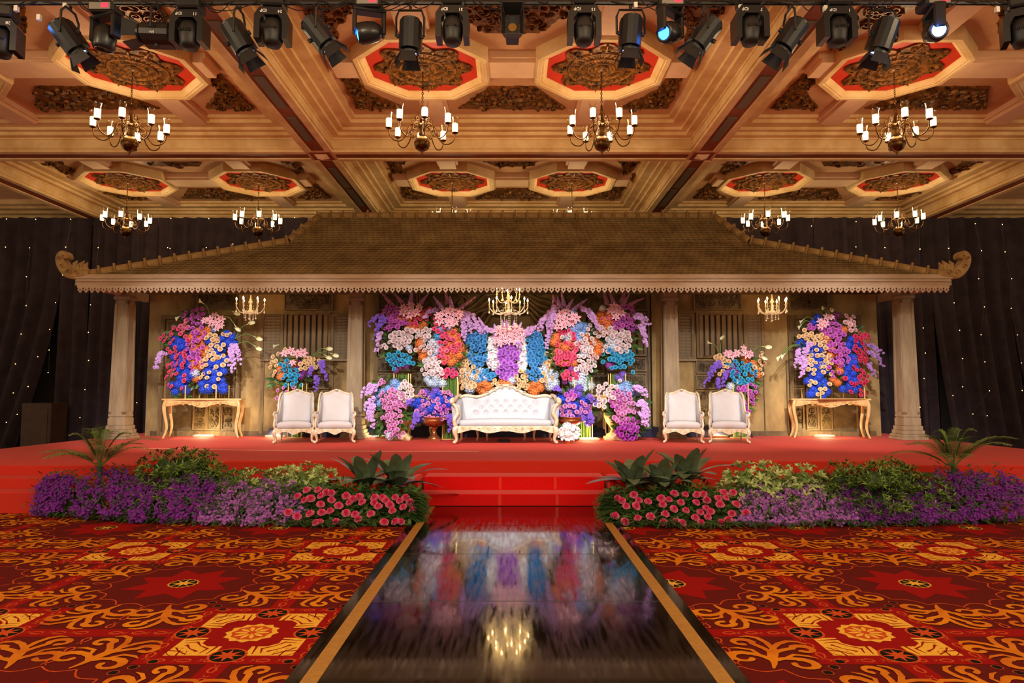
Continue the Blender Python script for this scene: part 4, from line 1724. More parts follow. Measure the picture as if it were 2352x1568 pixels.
def pad(nx, nz, fx, fz, front, back):
    """closed quilted slab: front(u,v)->point, back(u,v)->point, u,v in 0..1"""
    m = MB()
    vs = [front(i / nx, j / nz) for j in range(nz + 1) for i in range(nx + 1)]
    o = len(vs)
    vs += [back(i / nx, j / nz) for j in range(nz + 1) for i in range(nx + 1)]
    W_ = nx + 1
    fs = []
    for j in range(nz):
        for i in range(nx):
            a = j * W_ + i
            fs.append((a, a + 1, a + 1 + W_, a + W_))
            fs.append((o + a, o + a + W_, o + a + 1 + W_, o + a + 1))
    for i in range(nx):
        fs.append((i + 1, i, o + i, o + i + 1))
        a = nz * W_ + i
        fs.append((a, a + 1, o + a + 1, o + a))
    for j in range(nz):
        a = j * W_
        fs.append((a, a + W_, o + a + W_, o + a))
        b = a + nx
        fs.append((b + W_, b, o + b, o + b + W_))
    m.add(vs, fs)
    return m


def sofa():
    base = P(1161, 1019, 14.55)
    S = thing('sofa', 'white button-tufted sofa with carved ivory frame in front of the flowers', 'sofa', (base.x, 14.55, ST + .024))
    hw = 1.1
    # back with camel top
    def top(x):
        a = abs(x) / hw
        return .93 + .29 * math.exp(-(x / .42) ** 2) + .06 * math.exp(-((a - .8) / .16) ** 2) - .12 * max(0, a - .9) * 5 * .5
    btn = [(-.66 + .22 * i + (.11 if r % 2 else 0), .86 - .115 * r) for r in range(3) for i in range(7 if r % 2 == 0 else 6)]

    def front(u, v):
        x = -1.0 + 2.0 * u
        z = .44 + (top(x) - .03 - .44) * v
        y = .62 + .16 * v - .05 * math.sin(PI * min(1, v * 1.05)) * math.sin(PI * u) ** .3
        d = 0
        for bx_, bz in btn:
            q = (x - bx_) ** 2 + (z - bz) ** 2
            d += .045 * math.exp(-q / .0014) + .022 * math.exp(-q / .006)
        return (x, y + d, z)
    mbk = pad(84, 36, 1, 1, front, lambda u, v: (-1.0 + 2 * u, .8 + .08 * v, .44 + (top(-1 + 2 * u) - .03 - .44) * v))
    bk_ = build('backrest', mbk, m_uph, S, smooth=True)
    bt = MB()
    bt.sphere((0, 0, 0), .014, 6, 4)
    bme = bt.mesh('button', [m_uph], True)
    for bx_, bz in btn:
        u = (bx_ + 1) / 2
        v = (bz - .44) / (top(bx_) - .03 - .44)
        put('button', bme, bk_, Vector(front(u, v)) + Vector((0, -.004, 0)))
    # seat
    ms = pad(30, 10, 1, 1, lambda u, v: (-.98 + 1.96 * u, -.02 + .68 * v - .03 * math.sin(PI * u) * (1 - v), .47 + .04 * math.sin(PI * u) ** .4 * math.sin(PI * (v * .8 + .2)) ** .5),
             lambda u, v: (-.98 + 1.96 * u, .02 + .64 * v, .32))
    build('seat', ms, m_uph, S, smooth=True)
    # arms
    for s in (-1, 1):
        def fa(u, v):
            y = -.02 + .74 * u
            zt = .8 + .12 * u
            return (s * (.97 - .02 * math.sin(PI * v)), y, .4 + (zt - .4) * v)
        ma = pad(10, 8, 1, 1, fa, lambda u, v: (s * (1.1 + .05 * v), -.04 + .8 * u, .36 + (.82 + .12 * u - .36) * v))
        build('arm', ma, m_uph, S, smooth=True)
        m = MB()
        m.tube(smooth_path([(s * 1.06, -.06, .36), (s * 1.08, -.07, .5), (s * 1.01, -.06, .62), (s * 1.05, -.07, .76), (s * 1.12, -.08, .84), (s * 1.15, -.05, .9), (s * 1.1, 0, .93)], 4), [.042] * 9 + [.036] * 9 + [.04] * 7, 8)
        m.tube(smooth_path([(s * 1.1, 0, .9), (s * 1.1, .3, .9), (s * 1.08, .6, .98), (s * 1.02, .8, 1.0)], 4), .04, 8)
        m.sphere((s * 1.13, -.09, .87), .055, 8, 6)
        build('arm_frame', m, m_ivorygold, S, smooth=True)
    # crest rail along top outline
    m = MB()
    pts = [(-1.06 + 2.12 * i / 40, .77, top(-1.06 + 2.12 * i / 40) + .005) for i in range(41)]
    m.tube(pts, .034, 8)
    build('crest_rail', m, m_ivorygold, S, smooth=True)
    m = MB()
    up = lambda u, v, h: (u, .72 - h, v)
    for s in (-1, 1):
        for (a, b, r) in ((.1, 1.19, .07), (.25, 1.13, .05), (.4, 1.05, .05)):
            m.ridge([(s * x, z) for x, z in spiral(a, b, r, 0, .9, 9, .25)], [.02] * 9, .02, up)
    build('crest_carving', m, m_ivorygold, S)
    # apron
    m = MB()
    n = 40
    vs = []
    for i in range(n + 1):
        x = -1.03 + 2.06 * i / n
        zb = .245 - .035 * math.cos(i / n * 2 * PI * 3) - .03 * math.exp(-(x / .15) ** 2)
        vs += [(x, -.06, .36), (x, -.06, zb), (x, -.03, zb), (x, -.03, .36)]
    m.add(vs, [(4 * i + k, 4 * i + (k + 1) % 4, 4 * i + 4 + (k + 1) % 4, 4 * i + 4 + k) for i in range(n) for k in range(4)])
    up2 = lambda u, v, h: (u, -.06 - h, v)
    for s in (-1, 1):
        for (a, b, r) in ((.08, .28, .045), (.22, .29, .035), (.36, .3, .035), (.55, .29, .04), (.74, .3, .035), (.9, .31, .03)):
            m.ridge([(s * x, z) for x, z in spiral(a, b, r, .5, 1.0, 9, .25)], [.016] * 9, .018, up2)
    build('apron', m, m_ivorygold, S)
    for s in (-1, 1):
        leg_part(S, s * 1.03, -.03, .36, s, -1, .045, m_ivorygold)
        leg_part(S, s * .98, .74, .36, s * .5, 1, .035, m_ivorygold)
        leg_part(S, s * .62, .7, .36, s * .4, 1, .03, m_ivorygold)
        leg_part(S, s * .42, .7, .36, s * -.2, 1, .03, m_ivorygold)
    return S


sofa()


def wing_proto():
    C = thing('wing_armchair', '', 'armchair')
    hw = .315

    def top(x):
        a = abs(x) / hw
        return 1.08 + .035 * math.cos(a * PI * 1.3) - .03 * max(0, a - .8) * 5

    def bf(u, v):
        x = -hw + 2 * hw * u
        return (x, .46 + .17 * v - .045 * math.sin(PI * u) ** .5 * math.sin(PI * (v * .85 + .1)), .44 + (top(x) - .44) * v)
    build('backrest', pad(20, 16, 1, 1, bf, lambda u, v: (-hw + 2 * hw * u, .58 + .16 * v, .36 + (top(-hw + 2 * hw * u) - .36) * v)), m_uph2, C, smooth=True)
    build('seat', pad(16, 10, 1, 1, lambda u, v: ((-.38 + .76 * u) * (1 - .16 * v), -.06 + .58 * v - .03 * math.sin(PI * u), .4 + .07 * math.sin(PI * u) ** .4 * math.sin(PI * (v * .75 + .25)) ** .5), lambda u, v: ((-.38 + .76 * u) * (1 - .16 * v), -.02 + .5 * v, .28)), m_uph2, C, smooth=True)
    for s in (-1, 1):
        def zt(t):                        # t 0 front of arm .. 1 back
            return .62 if t < .42 else (.62 + (t - .42) / .2 * .28 if t < .62 else .9 + (t - .62) / .38 * .17)
        build('wing', pad(14, 8, 1, 1, lambda u, v: (s * (.385 - .075 * u - .015 * math.sin(PI * v)), -.02 + .66 * u, .38 + (zt(u) - .38) * v), lambda u, v: (s * (.44 - .075 * u + .01 * v), -.04 + .72 * u, .3 + (zt(u) - .3) * v)), m_uph2, C, smooth=True)
        m = MB()
        pts = [(s * .41, -.05, .29), (s * .43, -.07, .4), (s * .41, -.05, .52), (s * .44, -.08, .6), (s * .43, .0, .645), (s * .4, .22, .64), (s * .385, .29, .72), (s * .38, .34, .9), (s * .365, .48, 1.03), (s * .325, .64, 1.08)]
        m.tube(smooth_path(pts, 3), .024, 7)
        build('side_rail', m, m_ivorygold, C, smooth=True)
        leg_part(C, s * .385, -.03, .3, s, -1, .034, m_ivorygold)
        leg_part(C, s * .33, .62, .3, s * .3, 1, .026, m_ivorygold)
    m = MB()
    m.tube([(-.33 + .66 * i / 24, .62 + .02, top(-.33 + .66 * i / 24) + .01) for i in range(25)], .026, 7)
    m.sphere((0, .6, 1.13), .045, 8, 5, sz=.6)
    build('crest_rail', m, m_ivorygold, C, smooth=True)
    m = MB()
    n = 20
    vs = []
    for i in range(n + 1):
        x = -.38 + .76 * i / n
        zb = .215 - .022 * math.cos(i / n * 4 * PI) - .02 * math.exp(-(x / .08) ** 2)
        vs += [(x, -.085, .3), (x, -.085, zb), (x, -.055, zb), (x, -.055, .3)]
    m.add(vs, [(4 * i + k, 4 * i + (k + 1) % 4, 4 * i + 4 + (k + 1) % 4, 4 * i + 4 + k) for i in range(n) for k in range(4)])
    up2 = lambda u, v, h: (u, -.085 - h, v)
    for s in (-1, 1):
        for (a, b, r) in ((.06, .245, .03), (.16, .25, .025), (.27, .25, .025)):
            m.ridge([(s * x, z) for x, z in spiral(a, b, r, .5, 1.0, 8, .25)], [.012] * 8, .012, up2)
    build('apron', m, m_ivorygold, C)
    for s in (-1, 1):
        m = MB()
        m.box(s * .37 - .015, s * .37 + .015, -.05, .62, .24, .31)
        build('side_apron', m, m_ivorygold, C)
    return C


wp = wing_proto()
for k, (px, a, lab) in enumerate(((675, 13, 'white wing armchair farther from the sofa on the pink and blue console side'),
                                  (769, 13, 'white wing armchair nearer the sofa on the pink and blue console side'),
                                  (1570, -12, 'white wing armchair nearer the sofa on the crimson rose console side'),
                                  (1675, -12, 'white wing armchair farther from the sofa on the crimson rose console side'))):
    o = wp if k == 0 else copy_tree(wp)
    Y = 14.75
    o.location = (P(px, 1015, Y).x, Y, ST + .018)
    o.rotation_euler = (0, 0, math.radians(a))
    o.scale = (.95, 1, 1)
    tag(o, lab, 'armchair', 'white wing armchairs on the stage')


def console(px, Y, rz, label, wd=1.7):
    T_ = thing('console_table', label, 'table', (P(px, 1000, Y).x, Y, ST + .016), rz, 'gilt console tables')
    H = .93
    dp = .48
    m = MB()
    # serpentine top
    n = 30
    ol = [(-wd / 2 - .03 + (wd + .06) * i / n, -dp / 2 - .03 - .035 * math.cos((i / n - .5) * PI * 2)) for i in range(n + 1)]
    ol += [(wd / 2 + .03, dp / 2), (-wd / 2 - .03, dp / 2)]
    m.prism(ol, lambda u, v: (u, v, H - .035), lambda u, v: (u, v, H))
    build('table_top', m, m_gilt, T_)
    for s in (-1, 1):
        for f in (-1, 1):
            m = MB()
            x, y = s * (wd / 2 - .06), f * (dp / 2 - .04)
            pts = [(x, y, H - .04), (x + s * .035, y + f * .02, H - .16), (x + s * .03, y + f * .02, H - .32), (x - s * .02, y, H * .35), (x - s * .005, y, .14), (x + s * .045, y + f * .02, .0)]
            p = smooth_path(pts, 4)
            rs = [.05 - .03 * (i / (len(p) - 1)) for i in range(len(p))]
            m.tube(p, rs, 8)
            build('leg', m, m_gilt, T_, smooth=True)
    for f in (-1, 1):
        m = MB()
        vs = []
        y = f * (dp / 2 - .02)
        for i in range(n + 1):
            x = -wd / 2 + .06 + (wd - .12) * i / n
            zb = H - .15 - .03 * math.cos((i / n - .5) * 4 * PI) - .03 * math.exp(-(x / .2) ** 2)
            vs += [(x, y - .012, H - .035), (x, y - .012, zb), (x, y + .012, zb), (x, y + .012, H - .035)]
        m.add(vs, [(4 * i + k, 4 * i + (k + 1) % 4, 4 * i + 4 + (k + 1) % 4, 4 * i + 4 + k) for i in range(n) for k in range(4)])
        if f < 0:
            up = lambda u, v, h: (u, y - .012 - h, v)
            for s in (-1, 1):
                for (a, b, r, t) in ((.1, H - .12, .07, 1.1), (.27, H - .1, .055, -1), (.42, H - .12, .05, 1), (.55, H - .1, .05, -1)):
                    m.ridge([(s * x, z) for x, z in spiral(a, b, r, .5, t, 10, .25)], [.026] * 10, .025, up)
        build('apron', m, m_gilt, T_)
    for s in (-1, 1):
        m = MB()
        x = s * (wd / 2 - .05)
        m.box(x - .012, x + .012, -dp / 2 + .05, dp / 2 - .05, H - .17, H - .035)
        build('side_apron', m, m_gilt, T_)
    return T_


console(467, 16.35, math.radians(10), 'pale gilt console table with curved legs under pink and blue flowers')
console(1905, 16.3, math.radians(-10), 'pale gilt console table with curved legs under peach and crimson flowers')


# side tables behind the urns
def side_table(px, label):
    T_ = thing('side_table', label, 'table', (P(px, 1003, 16.8).x, 16.8, ST + .014), 0, 'tall gilt side tables beside the sofa')
    H = 1.02
    m = MB()
    m.bbox(-.3, .3, -.2, .2, H - .05, H, .012)
    build('table_top', m, m_gilt, T_)
    m = MB()
    m.box(-.26, .26, -.17, -.15, H - .15, H - .05)
    up = lambda u, v, h: (u, -.17 - h, v)
    for s in (-1, 1):
        for (a, r) in ((.07, .04), (.18, .035)):
            m.ridge([(s * x, z) for x, z in spiral(a, H - .1, r, .5, 1, 9, .25)], [.018] * 9, .02, up)
    build('apron', m, m_gilt, T_)
    for s in (-1, 1):
        for f in (-1, 1):
            m = MB()
            x, y = s * .25, f * .15
            pts = [(x, y, H - .05), (x + s * .03, y, H - .3), (x, y, H * .4), (x + s * .0, y, .14), (x + s * .05, y, 0)]
            p = smooth_path(pts, 4)
            m.tube(p, [.035 - .018 * (i / (len(p) - 1)) for i in range(len(p))], 7)
            build('leg', m, m_gilt, T_, smooth=True)


side_table(966, 'tall gilt side table behind the copper urn with blue flowers')
side_table(1366, 'tall gilt side table behind the half-hidden copper urn')


def urn(px, Y, mat, label, k=1.0, grp=None):
    U = thing('urn', label, 'urn', (P(px, 1005, Y).x, Y, ST), 0, grp)
    m = MB()
    m.bbox(-.17 * k, .17 * k, -.17 * k, .17 * k, 0, .05 * k, .008)
    build('plinth', m, mat, U)
    m = MB()
    m.lathe([(.14 * k, .05 * k), (.13 * k, .09 * k), (.08 * k, .12 * k), (.055 * k, .2 * k), (.05 * k, .26 * k), (.09 * k, .29 * k), (.06 * k, .31 * k), (.12 * k, .33 * k)], 20)
    build('foot', m, mat, U, smooth=True)
    m = MB()
    prof = [(.1, .32), (.19, .35), (.255, .42), (.27, .47), (.25, .5), (.285, .52), (.29, .54), (.26, .54), (.22, .5), (.001, .48)]
    seg = 32
    vs = []
    for r, z in prof:
        for q in range(seg):
            a = 2 * PI * q / seg
            rr = r * k * (1 + (.05 * abs(math.sin(8 * a)) if .33 < z < .49 else 0))
            vs.append((rr * math.cos(a), rr * math.sin(a), z * k))
    m.add(vs, [(i * seg + q, i * seg + (q + 1) % seg, (i + 1) * seg + (q + 1) % seg, (i + 1) * seg + q) for i in range(len(prof) - 1) for q in range(seg)])
    build('bowl', m, mat, U, smooth=True)
    return U


m_copper = M('copper_urn', (196, 124, 78), .22, metal=.75, rgb2=(150, 86, 48), scale=4)
m_creamurn = M('cream_gilt_urn', (234, 208, 158), .35, rgb2=(200, 164, 104), scale=4)
urn(997, 15.6, m_copper, 'copper footed urn holding the blue and violet flowers, fully visible', 1.0, 'copper urns')
urn(1310, 15.6, m_copper, 'copper footed urn behind the small white bouquet', 1.0, 'copper urns')
for s, px, lab in ((-1, 925, 'cream gilt amphora urn behind the cascading pink roses, sofa side'), (1, 1408, 'cream gilt amphora urn beside the purple rose cascade')):
    Y = 15.75
    U = thing('amphora_urn', lab, 'urn', (P(px, 1005, Y).x, Y, ST), 0, 'cream amphora urns')
    m = MB()
    m.bbox(-.2, .2, -.2, .2, 0, .09, .01)
    m.lathe([(.17, .09), (.15, .14), (.07, .18), (.05, .26), (.07, .3), (.16, .42), (.21, .56), (.2, .66), (.12, .74), (.09, .8), (.13, .86), (.14, .88), (.001, .86)], 22)
    build('body', m, m_creamurn, U, smooth=True)
    for q in (-1, 1):
        m = MB()
        m.tube(smooth_path([(q * .1, 0, .82), (q * .2, 0, .86), (q * .25, 0, .76), (q * .2, 0, .64)], 4), .018, 6)
        build('handle', m, m_creamurn, U, smooth=True)


# floor flood lamps on the stage
def flood(px, Y, label, e=60):
    F = thing('flood_light', label, 'stage light', (P(px, 1000, Y).x, Y, ST), 0, 'flood lights on the stage floor')
    m = MB()
    m.lathe([(.26, 0), (.28, .03), (.25, .055), (.22, .055), (.2, .04)], 20, sy=.55)
    build('housing', m, M('pale_lamp_rim', (220, 205, 170), .4), F, smooth=True)
    m = MB()
    m.lathe([(.001, .046), (.215, .046)], 20, sy=.55)
    build('lens', m, M('flood_lens', (255, 240, 210), emis=(255, 226, 170), strength=9), F)
    p = F.location
    lamp('flood_beam', 'POINT', (p.x, p.y - .05, ST + .13), e * .45, (1, .76, .36), .1)


flood(468, 16.85, 'round flood lamp glowing on the floor under the pink and blue console', 75)
flood(634, 16.75, 'round flood lamp behind the armchair farther from sofa, pink console side', 60)
flood(1350, 15.75, 'round flood lamp on the floor near the cream amphora urn', 60)
flood(1648, 16.75, 'round flood lamp between the armchairs on crimson console side', 60)
flood(1893, 16.8, 'round flood lamp glowing on the floor under the crimson rose console', 75)
flood(862, 16.5, 'round flood lamp at the foot of the pillar beside the pink cascade', 22)

# small grey power box under the sofa
b0 = P(1158, 1010, 15.2)
m = MB()
m.bbox(b0.x - .14, b0.x + .14, 15.15, 15.3, ST, ST + .05, .008)
for k in range(4):
    m.bbox(b0.x - .12 + .06 * k, b0.x - .085 + .06 * k, 15.16, 15.28, ST + .05, ST + .075, .005)
tag(build('power_strip', m, m_black), 'black power strip lying on red carpet under the sofa', 'power strip')
# ================================================================== FLOWERS
COL = dict(blue=(26, 74, 226), orange=(232, 128, 56), magenta=(220, 112, 218), hot=(248, 92, 144), crimson=(236, 52, 110), peach=(255, 218, 172), blush=(253, 232, 236),
           white=(250, 248, 246), ice=(206, 222, 248), turq=(62, 182, 226), sky=(84, 172, 234), peri=(132, 176, 238), violet=(124, 84, 212), lilac=(204, 158, 226), pink=(236, 160, 220),
           purple=(150, 58, 164), plum=(192, 66, 200), orchid=(208, 126, 234), rosy=(253, 206, 208), mauve=(190, 134, 172), deeplilac=(154, 108, 184), pinkhot=(246, 136, 174))
INNER = {}


def pmat(c):
    return M('petal_' + c, COL[c], .55, var=.1, scale=9, sheen=.2)


def imat(c):
    return M('petal_heart_' + c, INNER.get(c, tuple(int(x * .9) for x in COL[c])), .55, var=.1, scale=9)


m_leaf = M('leaf_green', (84, 124, 54), .45, rgb2=(54, 88, 36), scale=5)
m_leafd = M('leaf_dark_green', (58, 92, 44), .45, rgb2=(34, 60, 28), scale=5)
m_stem = M('stem_green', (108, 142, 66), .5, var=.15)
m_lilyc = M('lily_throat', (240, 128, 164), .5, var=.2, scale=20)
m_lilyw = M('lily_edge', (252, 214, 226), .5, var=.08)
m_stamen = M('stamen', (196, 110, 40), .6)


def rose_mb(seed=0):
    rd = random.Random(seed)
    m = MB()

    def petal(a, r0, r1, z0, z1, w0, w1, cup, mi):
        vs = []
        for j in range(3):
            t = j / 2
            for i in range(3):
                s = (i - 1)
                ww = (w0 + (w1 - w0) * math.sin(t * PI * .6)) * s
                rr = r0 + (r1 - r0) * (t ** cup) - .03 * abs(s) * (1 - t)
                zz = z0 + (z1 - z0) * (t if cup < 1 else t) - .05 * (t > .9) * abs(s)
                aa = a + ww
                vs.append((rr * math.cos(aa), rr * math.sin(aa), zz))
        m.add(vs, [(0, 1, 4, 3), (1, 2, 5, 4), (3, 4, 7, 6), (4, 5, 8, 7)], mi)
    for k in range(5):
        petal(2 * PI * k / 5 + .2 * rd.random(), .1, .5, -.12, .12, .5, .75, .8, 0)
    for k in range(5):
        petal(2 * PI * (k + .5) / 5 + .2 * rd.random(), .1, .37, -.08, .26, .5, .75, .55, 0)
    for k in range(4):
        petal(2 * PI * k / 4 + rd.random(), .08, .24, 0, .34, .6, .9, .45, 1)
    for k in range(3):
        petal(2 * PI * k / 3 + rd.random(), .03, .12, .05, .36, .8, 1.1, .4, 1)
    m.lathe([(.001, -.3), (.09, -.2), (.12, -.1)], 6, mi=2)
    return m


def hyd_mb(seed=0, n=58):
    rd = random.Random(seed)
    m = MB()
    m.sphere((0, 0, 0), .38, 8, 6)
    ga = PI * (3 - math.sqrt(5))
    for k in range(n):
        z = 1 - 2 * (k + .5) / n
        r = math.sqrt(max(0, 1 - z * z))
        a = ga * k
        nrm = Vector((r * math.cos(a), r * math.sin(a), z))
        c = nrm * (.42 + .06 * rd.random())
        t = nrm.orthogonal().normalized()
        b = nrm.cross(t)
        ph = rd.random() * 6
        for q in range(4):
            aa = ph + q * PI / 2
            d = t * math.cos(aa) + b * math.sin(aa)
            e = t * math.cos(aa + PI / 4) + b * math.sin(aa + PI / 4)
            f = t * math.cos(aa - PI / 4) + b * math.sin(aa - PI / 4)
            m.add([c, c + f * .075 + nrm * .02, c + d * .12 + nrm * .025, c + e * .075 + nrm * .02], [(0, 1, 2, 3)], 1 if rd.random() < .4 else 0)
    return m


def lily_mb(seed=0):
    m = MB()
    for k in range(6):
        a = 2 * PI * k / 6
        ca, sa = math.cos(a), math.sin(a)
        w_ = .13 if k % 2 else .1
        rows = []
        for t, r, z in ((0, .03, 0), (.33, .17, .14), (.66, .36, .17), (1, .52, .06)):
            ww = w_ * math.sin(PI * (t * .85 + .1)) if t < 1 else .005
            rows.append([(r, -ww, z - .02), (r, -ww * .4, z), (r, ww * .4, z), (r, ww, z - .02)])
        vs = [(x * ca - y * sa, x * sa + y * ca, z) for row in rows for x, y, z in row]
        for j in range(3):
            for i in range(3):
                q = j * 4 + i
                m.add([], [])
                m.f.append(tuple(len(m.v) + x for x in (q, q + 1, q + 5, q + 4)))
                m.m.append(1 if i == 1 and j < 3 else 0)
        m.v.extend(vs)
    for k in range(5):
        a = 2 * PI * k / 5
        m.tube([(0, 0, .02), (.05 * math.cos(a), .05 * math.sin(a), .24)], .008, 4, 2)
        m.sphere((.05 * math.cos(a), .05 * math.sin(a), .25), .02, 4, 3, 3)
    return m


FM = {}


def fmesh(kind, c, variant=0):
    k = (kind, c, variant)
    if k not in FM:
        if kind == 'rose':
            FM[k] = rose_mb(variant).mesh('rose', [pmat(c), imat(c), m_leaf], True)
        elif kind == 'hydrangea':
            FM[k] = hyd_mb(variant).mesh('hydrangea', [pmat(c), imat(c)])
        elif kind == 'lily':
            FM[k] = lily_mb().mesh('lily', [m_lilyw, m_lilyc, m_stem, m_stamen], True)
    return FM[k]


def floret(m, c, nrm, r, rd, mi=0, n=5):
    t = nrm.orthogonal().normalized()
    b = nrm.cross(t)
    ph = rd.random() * 6
    vs = [c]
    fs = []
    for q in range(n):
        a = ph + 2 * PI * q / n
        d1 = t * math.cos(a - .5) + b * math.sin(a - .5)
        d2 = t * math.cos(a + .5) + b * math.sin(a + .5)
        o = len(vs)
        vs += [c + d1 * r * .8 + nrm * r * .25, c + (d1 + d2).normalized() * r + nrm * r * .2, c + d2 * r * .8 + nrm * r * .25]
        fs.append((0, o, o + 1, o + 2))
    m.add(vs, fs, mi)


CR = {1: (340, 660, 4.357), 2: (600, 660, 4.238), 3: (830, 650, 4.239), 4: (1030, 650, 4.126), 5: (1260, 650, 4.127), 6: (1500, 660, 4.239), 7: (1770, 660, 4.357)}


def arrangement(name, label, crop, Y, base, data, seed, cat='flower arrangement', grp=None, baseY=None):
    ox, oy, f = CR[crop]
    rd = random.Random(seed)
    px = lambda x, y, yy: P(ox + x / f, oy + y / f, yy)
    b = px(base[0], base[1], baseY or Y)
    b.z = max(b.z, ST + .002)
    root = thing(name, label, cat, b, 0, grp)
    s_m = mpp(Y) / f
    fol = MB()
    # all centres for the outward lean
    ents = [e.split() for e in data.replace('\n', ';').split(';') if e.strip()]
    cxs = [float(e[2]) for e in ents if e[0] in 'RHL']
    mx = sum(cxs) / max(1, len(cxs))
    half = max(60, max(abs(x - mx) for x in cxs)) if cxs else 100
    for e in ents:
        k, c = e[0], e[1]
        v = [float(x) for x in e[2:]]
        if k in 'RHL':
            cx, cy, rx, ry, n, sz = v
            n = int(n)
            kind = {'R': 'rose', 'H': 'hydrangea', 'L': 'lily'}[k]
            pts = []
            dmin = sz * (.8 if k == 'R' else .72)
            tries = 0
            while len(pts) < n and tries < 900:
                tries += 1
                if tries % 150 == 149:
                    dmin *= .85
                a, q = rd.random() * 2 * PI, math.sqrt(rd.random())
                x, y = cx + rx * q * math.cos(a), cy + ry * q * math.sin(a)
                if all((x - p[0]) ** 2 + (y - p[1]) ** 2 > dmin * dmin for p in pts):
                    pts.append((x, y))
            for x, y in pts:
                lean = max(-1, min(1, (x - mx) / half))
                dY = {'R': -.18, 'H': -.06, 'L': -.26}[k] + .1 * abs(lean) + (rd.random() - .5) * .1
                w_ = px(x, y, Y + dY)
                d = Vector((lean * .55 + (rd.random() - .5) * .7, -1, .35 + (rd.random() - .5) * .7))
                quat = d.to_track_quat('Z', 'Y') @ Quaternion((0, 0, 1), rd.random() * 6.28)
                s = sz * s_m * (.92 + .26 * rd.random())
                if k == 'R':
                    s *= .9
                if k == 'H':
                    s *= 1.12
                if k == 'L':
                    s *= 1.15
                w_.z = max(w_.z, ST + s * .56)
                put(kind, fmesh(kind, c, rd.randrange(2)), root, w_ - b, quat=quat, scale=s)
        elif k in 'SD':
            x0, y0, x1, y1 = v[:4]
            m = MB()
            L = math.hypot(x1 - x0, y1 - y0)
            n = max(9, int(L / (9 if k == 'S' else 5)))
            path = []
            for q in range(9):
                t = q / 8
                sag = (.16 * L if k == 'S' else 0.03 * L) * math.sin(PI * t)
                x, y = x0 + (x1 - x0) * t, y0 + (y1 - y0) * t - sag
                wp_ = px(x, y, Y - .18 - .1 * math.sin(PI * t))
                wp_.z = max(wp_.z, ST + .1)
                path.append(wp_ - b)
            m.tube(path, [.006 * (1 - .7 * q / 8) for q in range(9)], 4, 1)
            for q in range(n):
                t = (q + .5) / n
                i = min(7, int(t * 8))
                p = path[i].lerp(path[i + 1], t * 8 - i)
                if k == 'S':
                    for _ in range(1 + q % 2):
                        off = Vector(((rd.random() - .5), (rd.random() - .5) - .3, (rd.random() - .5))) * .085
                        floret(m, p + off, Vector((off.x * 6, -1, off.z * 6 + .2)).normalized(), .042 * (1.15 - .4 * t), rd)
                else:
                    for _ in range(3):
                        a = rd.random() * 6.28
                        rr = .042 * (1 - .85 * t)
                        off = Vector((math.cos(a) * rr, math.sin(a) * rr, 0))
                        floret(m, p + off, Vector((math.cos(a), math.sin(a) - .5, .4)).normalized(), .027 * (1 - .55 * t) + .006, rd)
            build('orchid_spray' if k == 'S' else 'delphinium_spike', m, [pmat(c), m_stem], root)
        elif k == 'C':
            x0, y0, x1, y1 = v[:4]
            p0, p1 = px(x0, y0, Y - .1) - b, px(x1, y1, Y - .3) - b
            midp = p0.lerp(p1, .55) + Vector((0, 0, .1 * (p1 - p0).length + .03))
            path = smooth_path([p0, midp, p1], 5)
            m = MB()
            m.tube(path, .011, 5)
            st = build('calla_stem', m, m_stem, root, smooth=True)
            d = (path[-1] - path[-3]).normalized()
            q = d.to_track_quat('Z', 'Y')
            if ('calla', 0) not in FM:
                mm = MB()
                vs = []
                for j in range(6):
                    t = j / 5
                    for i in range(10):
                        a = 2 * PI * i / 10
                        r = .012 + .06 * t ** 2.2
                        z = .24 * t + (.1 * t * t) * math.cos(a)
                        vs.append((r * math.cos(a), r * math.sin(a), z))
                mm.add(vs, [(j * 10 + i, j * 10 + (i + 1) % 10, j * 10 + 10 + (i + 1) % 10, j * 10 + 10 + i) for j in range(5) for i in range(10)])
                mm.tube([(0, 0, .05), (0, 0, .17)], .012, 5, 1)
                FM[('calla', 0)] = mm.mesh('calla_lily', [M('calla_white', (238, 238, 214), .45, rgb2=(210, 220, 170), scale=4), M('spadix', (236, 200, 70), .6)], True)
            put('calla_lily', FM[('calla', 0)], st, path[-1], quat=q, scale=.68)
        elif k == 'B':
            cx, cy, rx, ry, n = v
            m = MB()
            for _ in range(int(n)):
                a, q = rd.random() * 2 * PI, math.sqrt(rd.random())
                p = px(cx + rx * q * math.cos(a), cy + ry * q * math.sin(a), Y - .12 + .12 * rd.random()) - b
                floret(m, p, Vector((rd.random() - .5, -1, rd.random() * .6)).normalized(), .024 + .016 * rd.random(), rd, 0 if rd.random() < .86 else 1)
            o = build('small_blossoms', m, [pmat(c), pmat('mauve')], root)
            o['kind'] = 'stuff'
        elif k == 'G':
            cx, cy, rx, ry, n = v
            for _ in range(int(n)):
                a, q = rd.random() * 2 * PI, math.sqrt(rd.random())
                p = px(cx + rx * q * math.cos(a), cy + ry * q * math.sin(a), Y + .02 + .16 * rd.random()) - b
                d = Vector((math.cos(a) + rd.random() - .5, -.6 * rd.random() - .2, math.sin(-a) * .5 + rd.random() - .4)).normalized()
                L = .12 + .14 * rd.random()
                sd = d.cross(Vector((0, -1, .3))).normalized() * L * .24
                nn = sd.cross(d).normalized() * .02
                fol.add([p, p + d * L * .45 + sd, p + d * L, p + d * L * .45 - sd, p + d * L * .5 + nn], [(0, 1, 4), (1, 2, 4), (2, 3, 4), (3, 0, 4)], rd.randrange(2))
    if fol.v:
        o = build('foliage', fol, [m_leaf, m_leafd], root)
        o['kind'] = 'stuff'
    return root


m_goldpost = M('gold_post', (236, 206, 130), .3, metal=.35)


